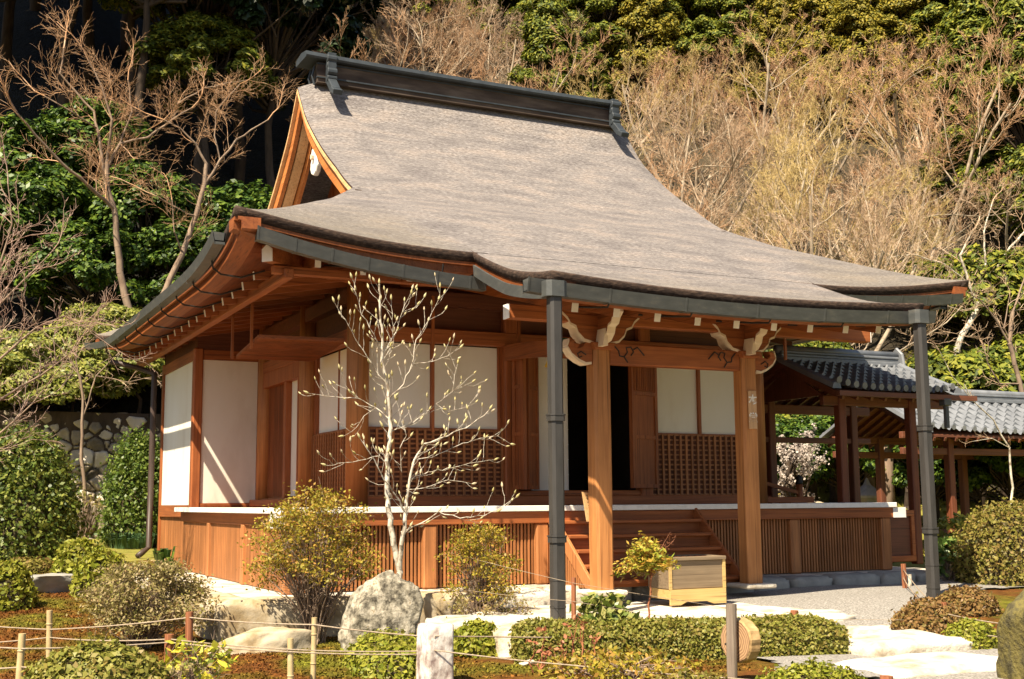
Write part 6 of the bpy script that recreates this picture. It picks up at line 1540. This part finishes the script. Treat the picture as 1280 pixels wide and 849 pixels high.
# background through the corridor: white plum, rocks, stone lantern
def plum():
    rng = np.random.default_rng(90); rnd = random.Random(90); x, y = deppos(992, 29); z = gz(x, y); root = empty('plum_tree', (x, y, z), 'white blossoming plum tree seen through the corridor posts', 'tree'); seg, P = [], []
    out = [[] for _ in range(4)]
    prm = dict(steps=[5, 5, 4, 3], taper=[.5, .5, .5, .5], wob=[.15, .2, .2, .2], up=[.02, .04, .03, .0], start=[.3, .2, .1, 0], kids=[8, 6, 5, 0], ang=[.8, .7, .7, .6], ratio=[.6, .55, .5, .5], rr=[.6, .6, .6, .5], rmin=.008)
    branch((x, y, z-.2), (0, 0, 1), 2.2, .11, 0, prm, rnd, out)
    for l in out[2:]:
        for s in l:
            a = np.array(s[:3]); b = np.array(s[3:6]); k = 5
            P += list(a+(b-a)*rng.uniform(0, 1, (k, 1))+rng.normal(size=(k, 3))*.035)
    sticks('trunk', out[0]+out[1], barkdark, root, 6); sticks('branches', out[2]+out[3], barkdark, root, 3)
    leaves('blossom', P, rng.normal(size=(len(P), 3)), .055, leafmat('plum_blossom', [(.55, .46, .40), (.68, .61, .55)], .4, .7), root, rng, 1.1)
plum()
for i, (px, dpt, s, sz) in enumerate([(1015, 28.5, .7, .8), (1040, 29, .55, .6), (1052, 27.5, .4, .45), (1000, 27.5, .45, .5), (975, 28, .5, .55)]):
    x, y = deppos(px, dpt); tag(rock('garden_rock', (x, y, gz(x, y)+sz*.5), (s, s*.8, sz), stone_y, 30+i, 4), ['largest tan rock of the pile beyond the corridor', 'second tan rock of the pile beyond the corridor', 'small rock at the right of the pile beyond the corridor', 'low rock in front of the white plum', 'low rock at the left foot of the white plum'][i], 'rock')
x, y = deppos(1079, 27.5); z = gz(x, y); sl_ = empty('stone_lantern', (x, y, z), 'grey stone lantern half hidden behind the corridor posts', 'lantern')
MB().tube([(x, y, z-.1), (x, y, z+.15), (x, y, z+.16), (x, y, z+.75)], [.28, .26, .14, .13], 8).build('pedestal', stone_g, sl_); MB().box(x-.2, x+.2, y-.2, y+.2, z+.85, z+1.12).build('fire_box', stone_g, sl_)
MB().tube([(x, y, z+.75), (x, y, z+.85)], [.18, .28], 6).build('platform', stone_g, sl_); MB().tube([(x, y, z+1.12), (x, y, z+1.18), (x, y, z+1.42), (x, y, z+1.44), (x, y, z+1.58)], [.42, .44, .10, .09, .02], 6).build('lantern_roof', stone_g, sl_)

# ------------------------------------------------------------------ moss tufts and litter over the near ground
def tufts():
    rng = np.random.default_rng(99); n = 150000; P = []
    X = rng.uniform(-4.5, 5.5, n); Y = rng.uniform(-7, 9, n)
    keep = ~((X > -1.15) & (Y > -.95)) & ~((X > 1.0) & (Y > -4.0)) & ~((X > 3.0) & (Y < -4.4)) & ~(Y < -2.9-.37*(X+3.2)-.3)
    X, Y = X[keep], Y[keep]; P = np.array([(x, y, gz(x, y)+.008) for x, y in zip(X, Y)])
    V, F = leaves_arrays(P, rng.normal(size=(len(P), 3))+np.array([0, 0, .5]), 0.017, rng, 2.2)
    o = npmesh('moss_tufts', V, F, tuftm); tag(o, 'rusty and green moss tufts and fallen leaf litter on the garden ground', 'moss', None, 'stuff')
tufts()
def weeds():
    rng = np.random.default_rng(100); n = 26000; X = rng.uniform(11, 34, n); Y = rng.uniform(3, 19, n)
    P = np.array([(x, y, gz(x, y)+.02) for x, y in zip(X, Y)]); V, F = leaves_arrays(P, rng.normal(size=(n, 3))+np.array([0, 0, .4]), .09, rng, 2)
    tag(npmesh('moss_and_grass', V, F, leafmat('bright_moss', [(.16, .16, .02), (.26, .24, .04), (.24, .17, .05)], .2, .8)), 'bright green moss and grass on the mound beyond the corridor', 'moss', None, 'stuff')
weeds()
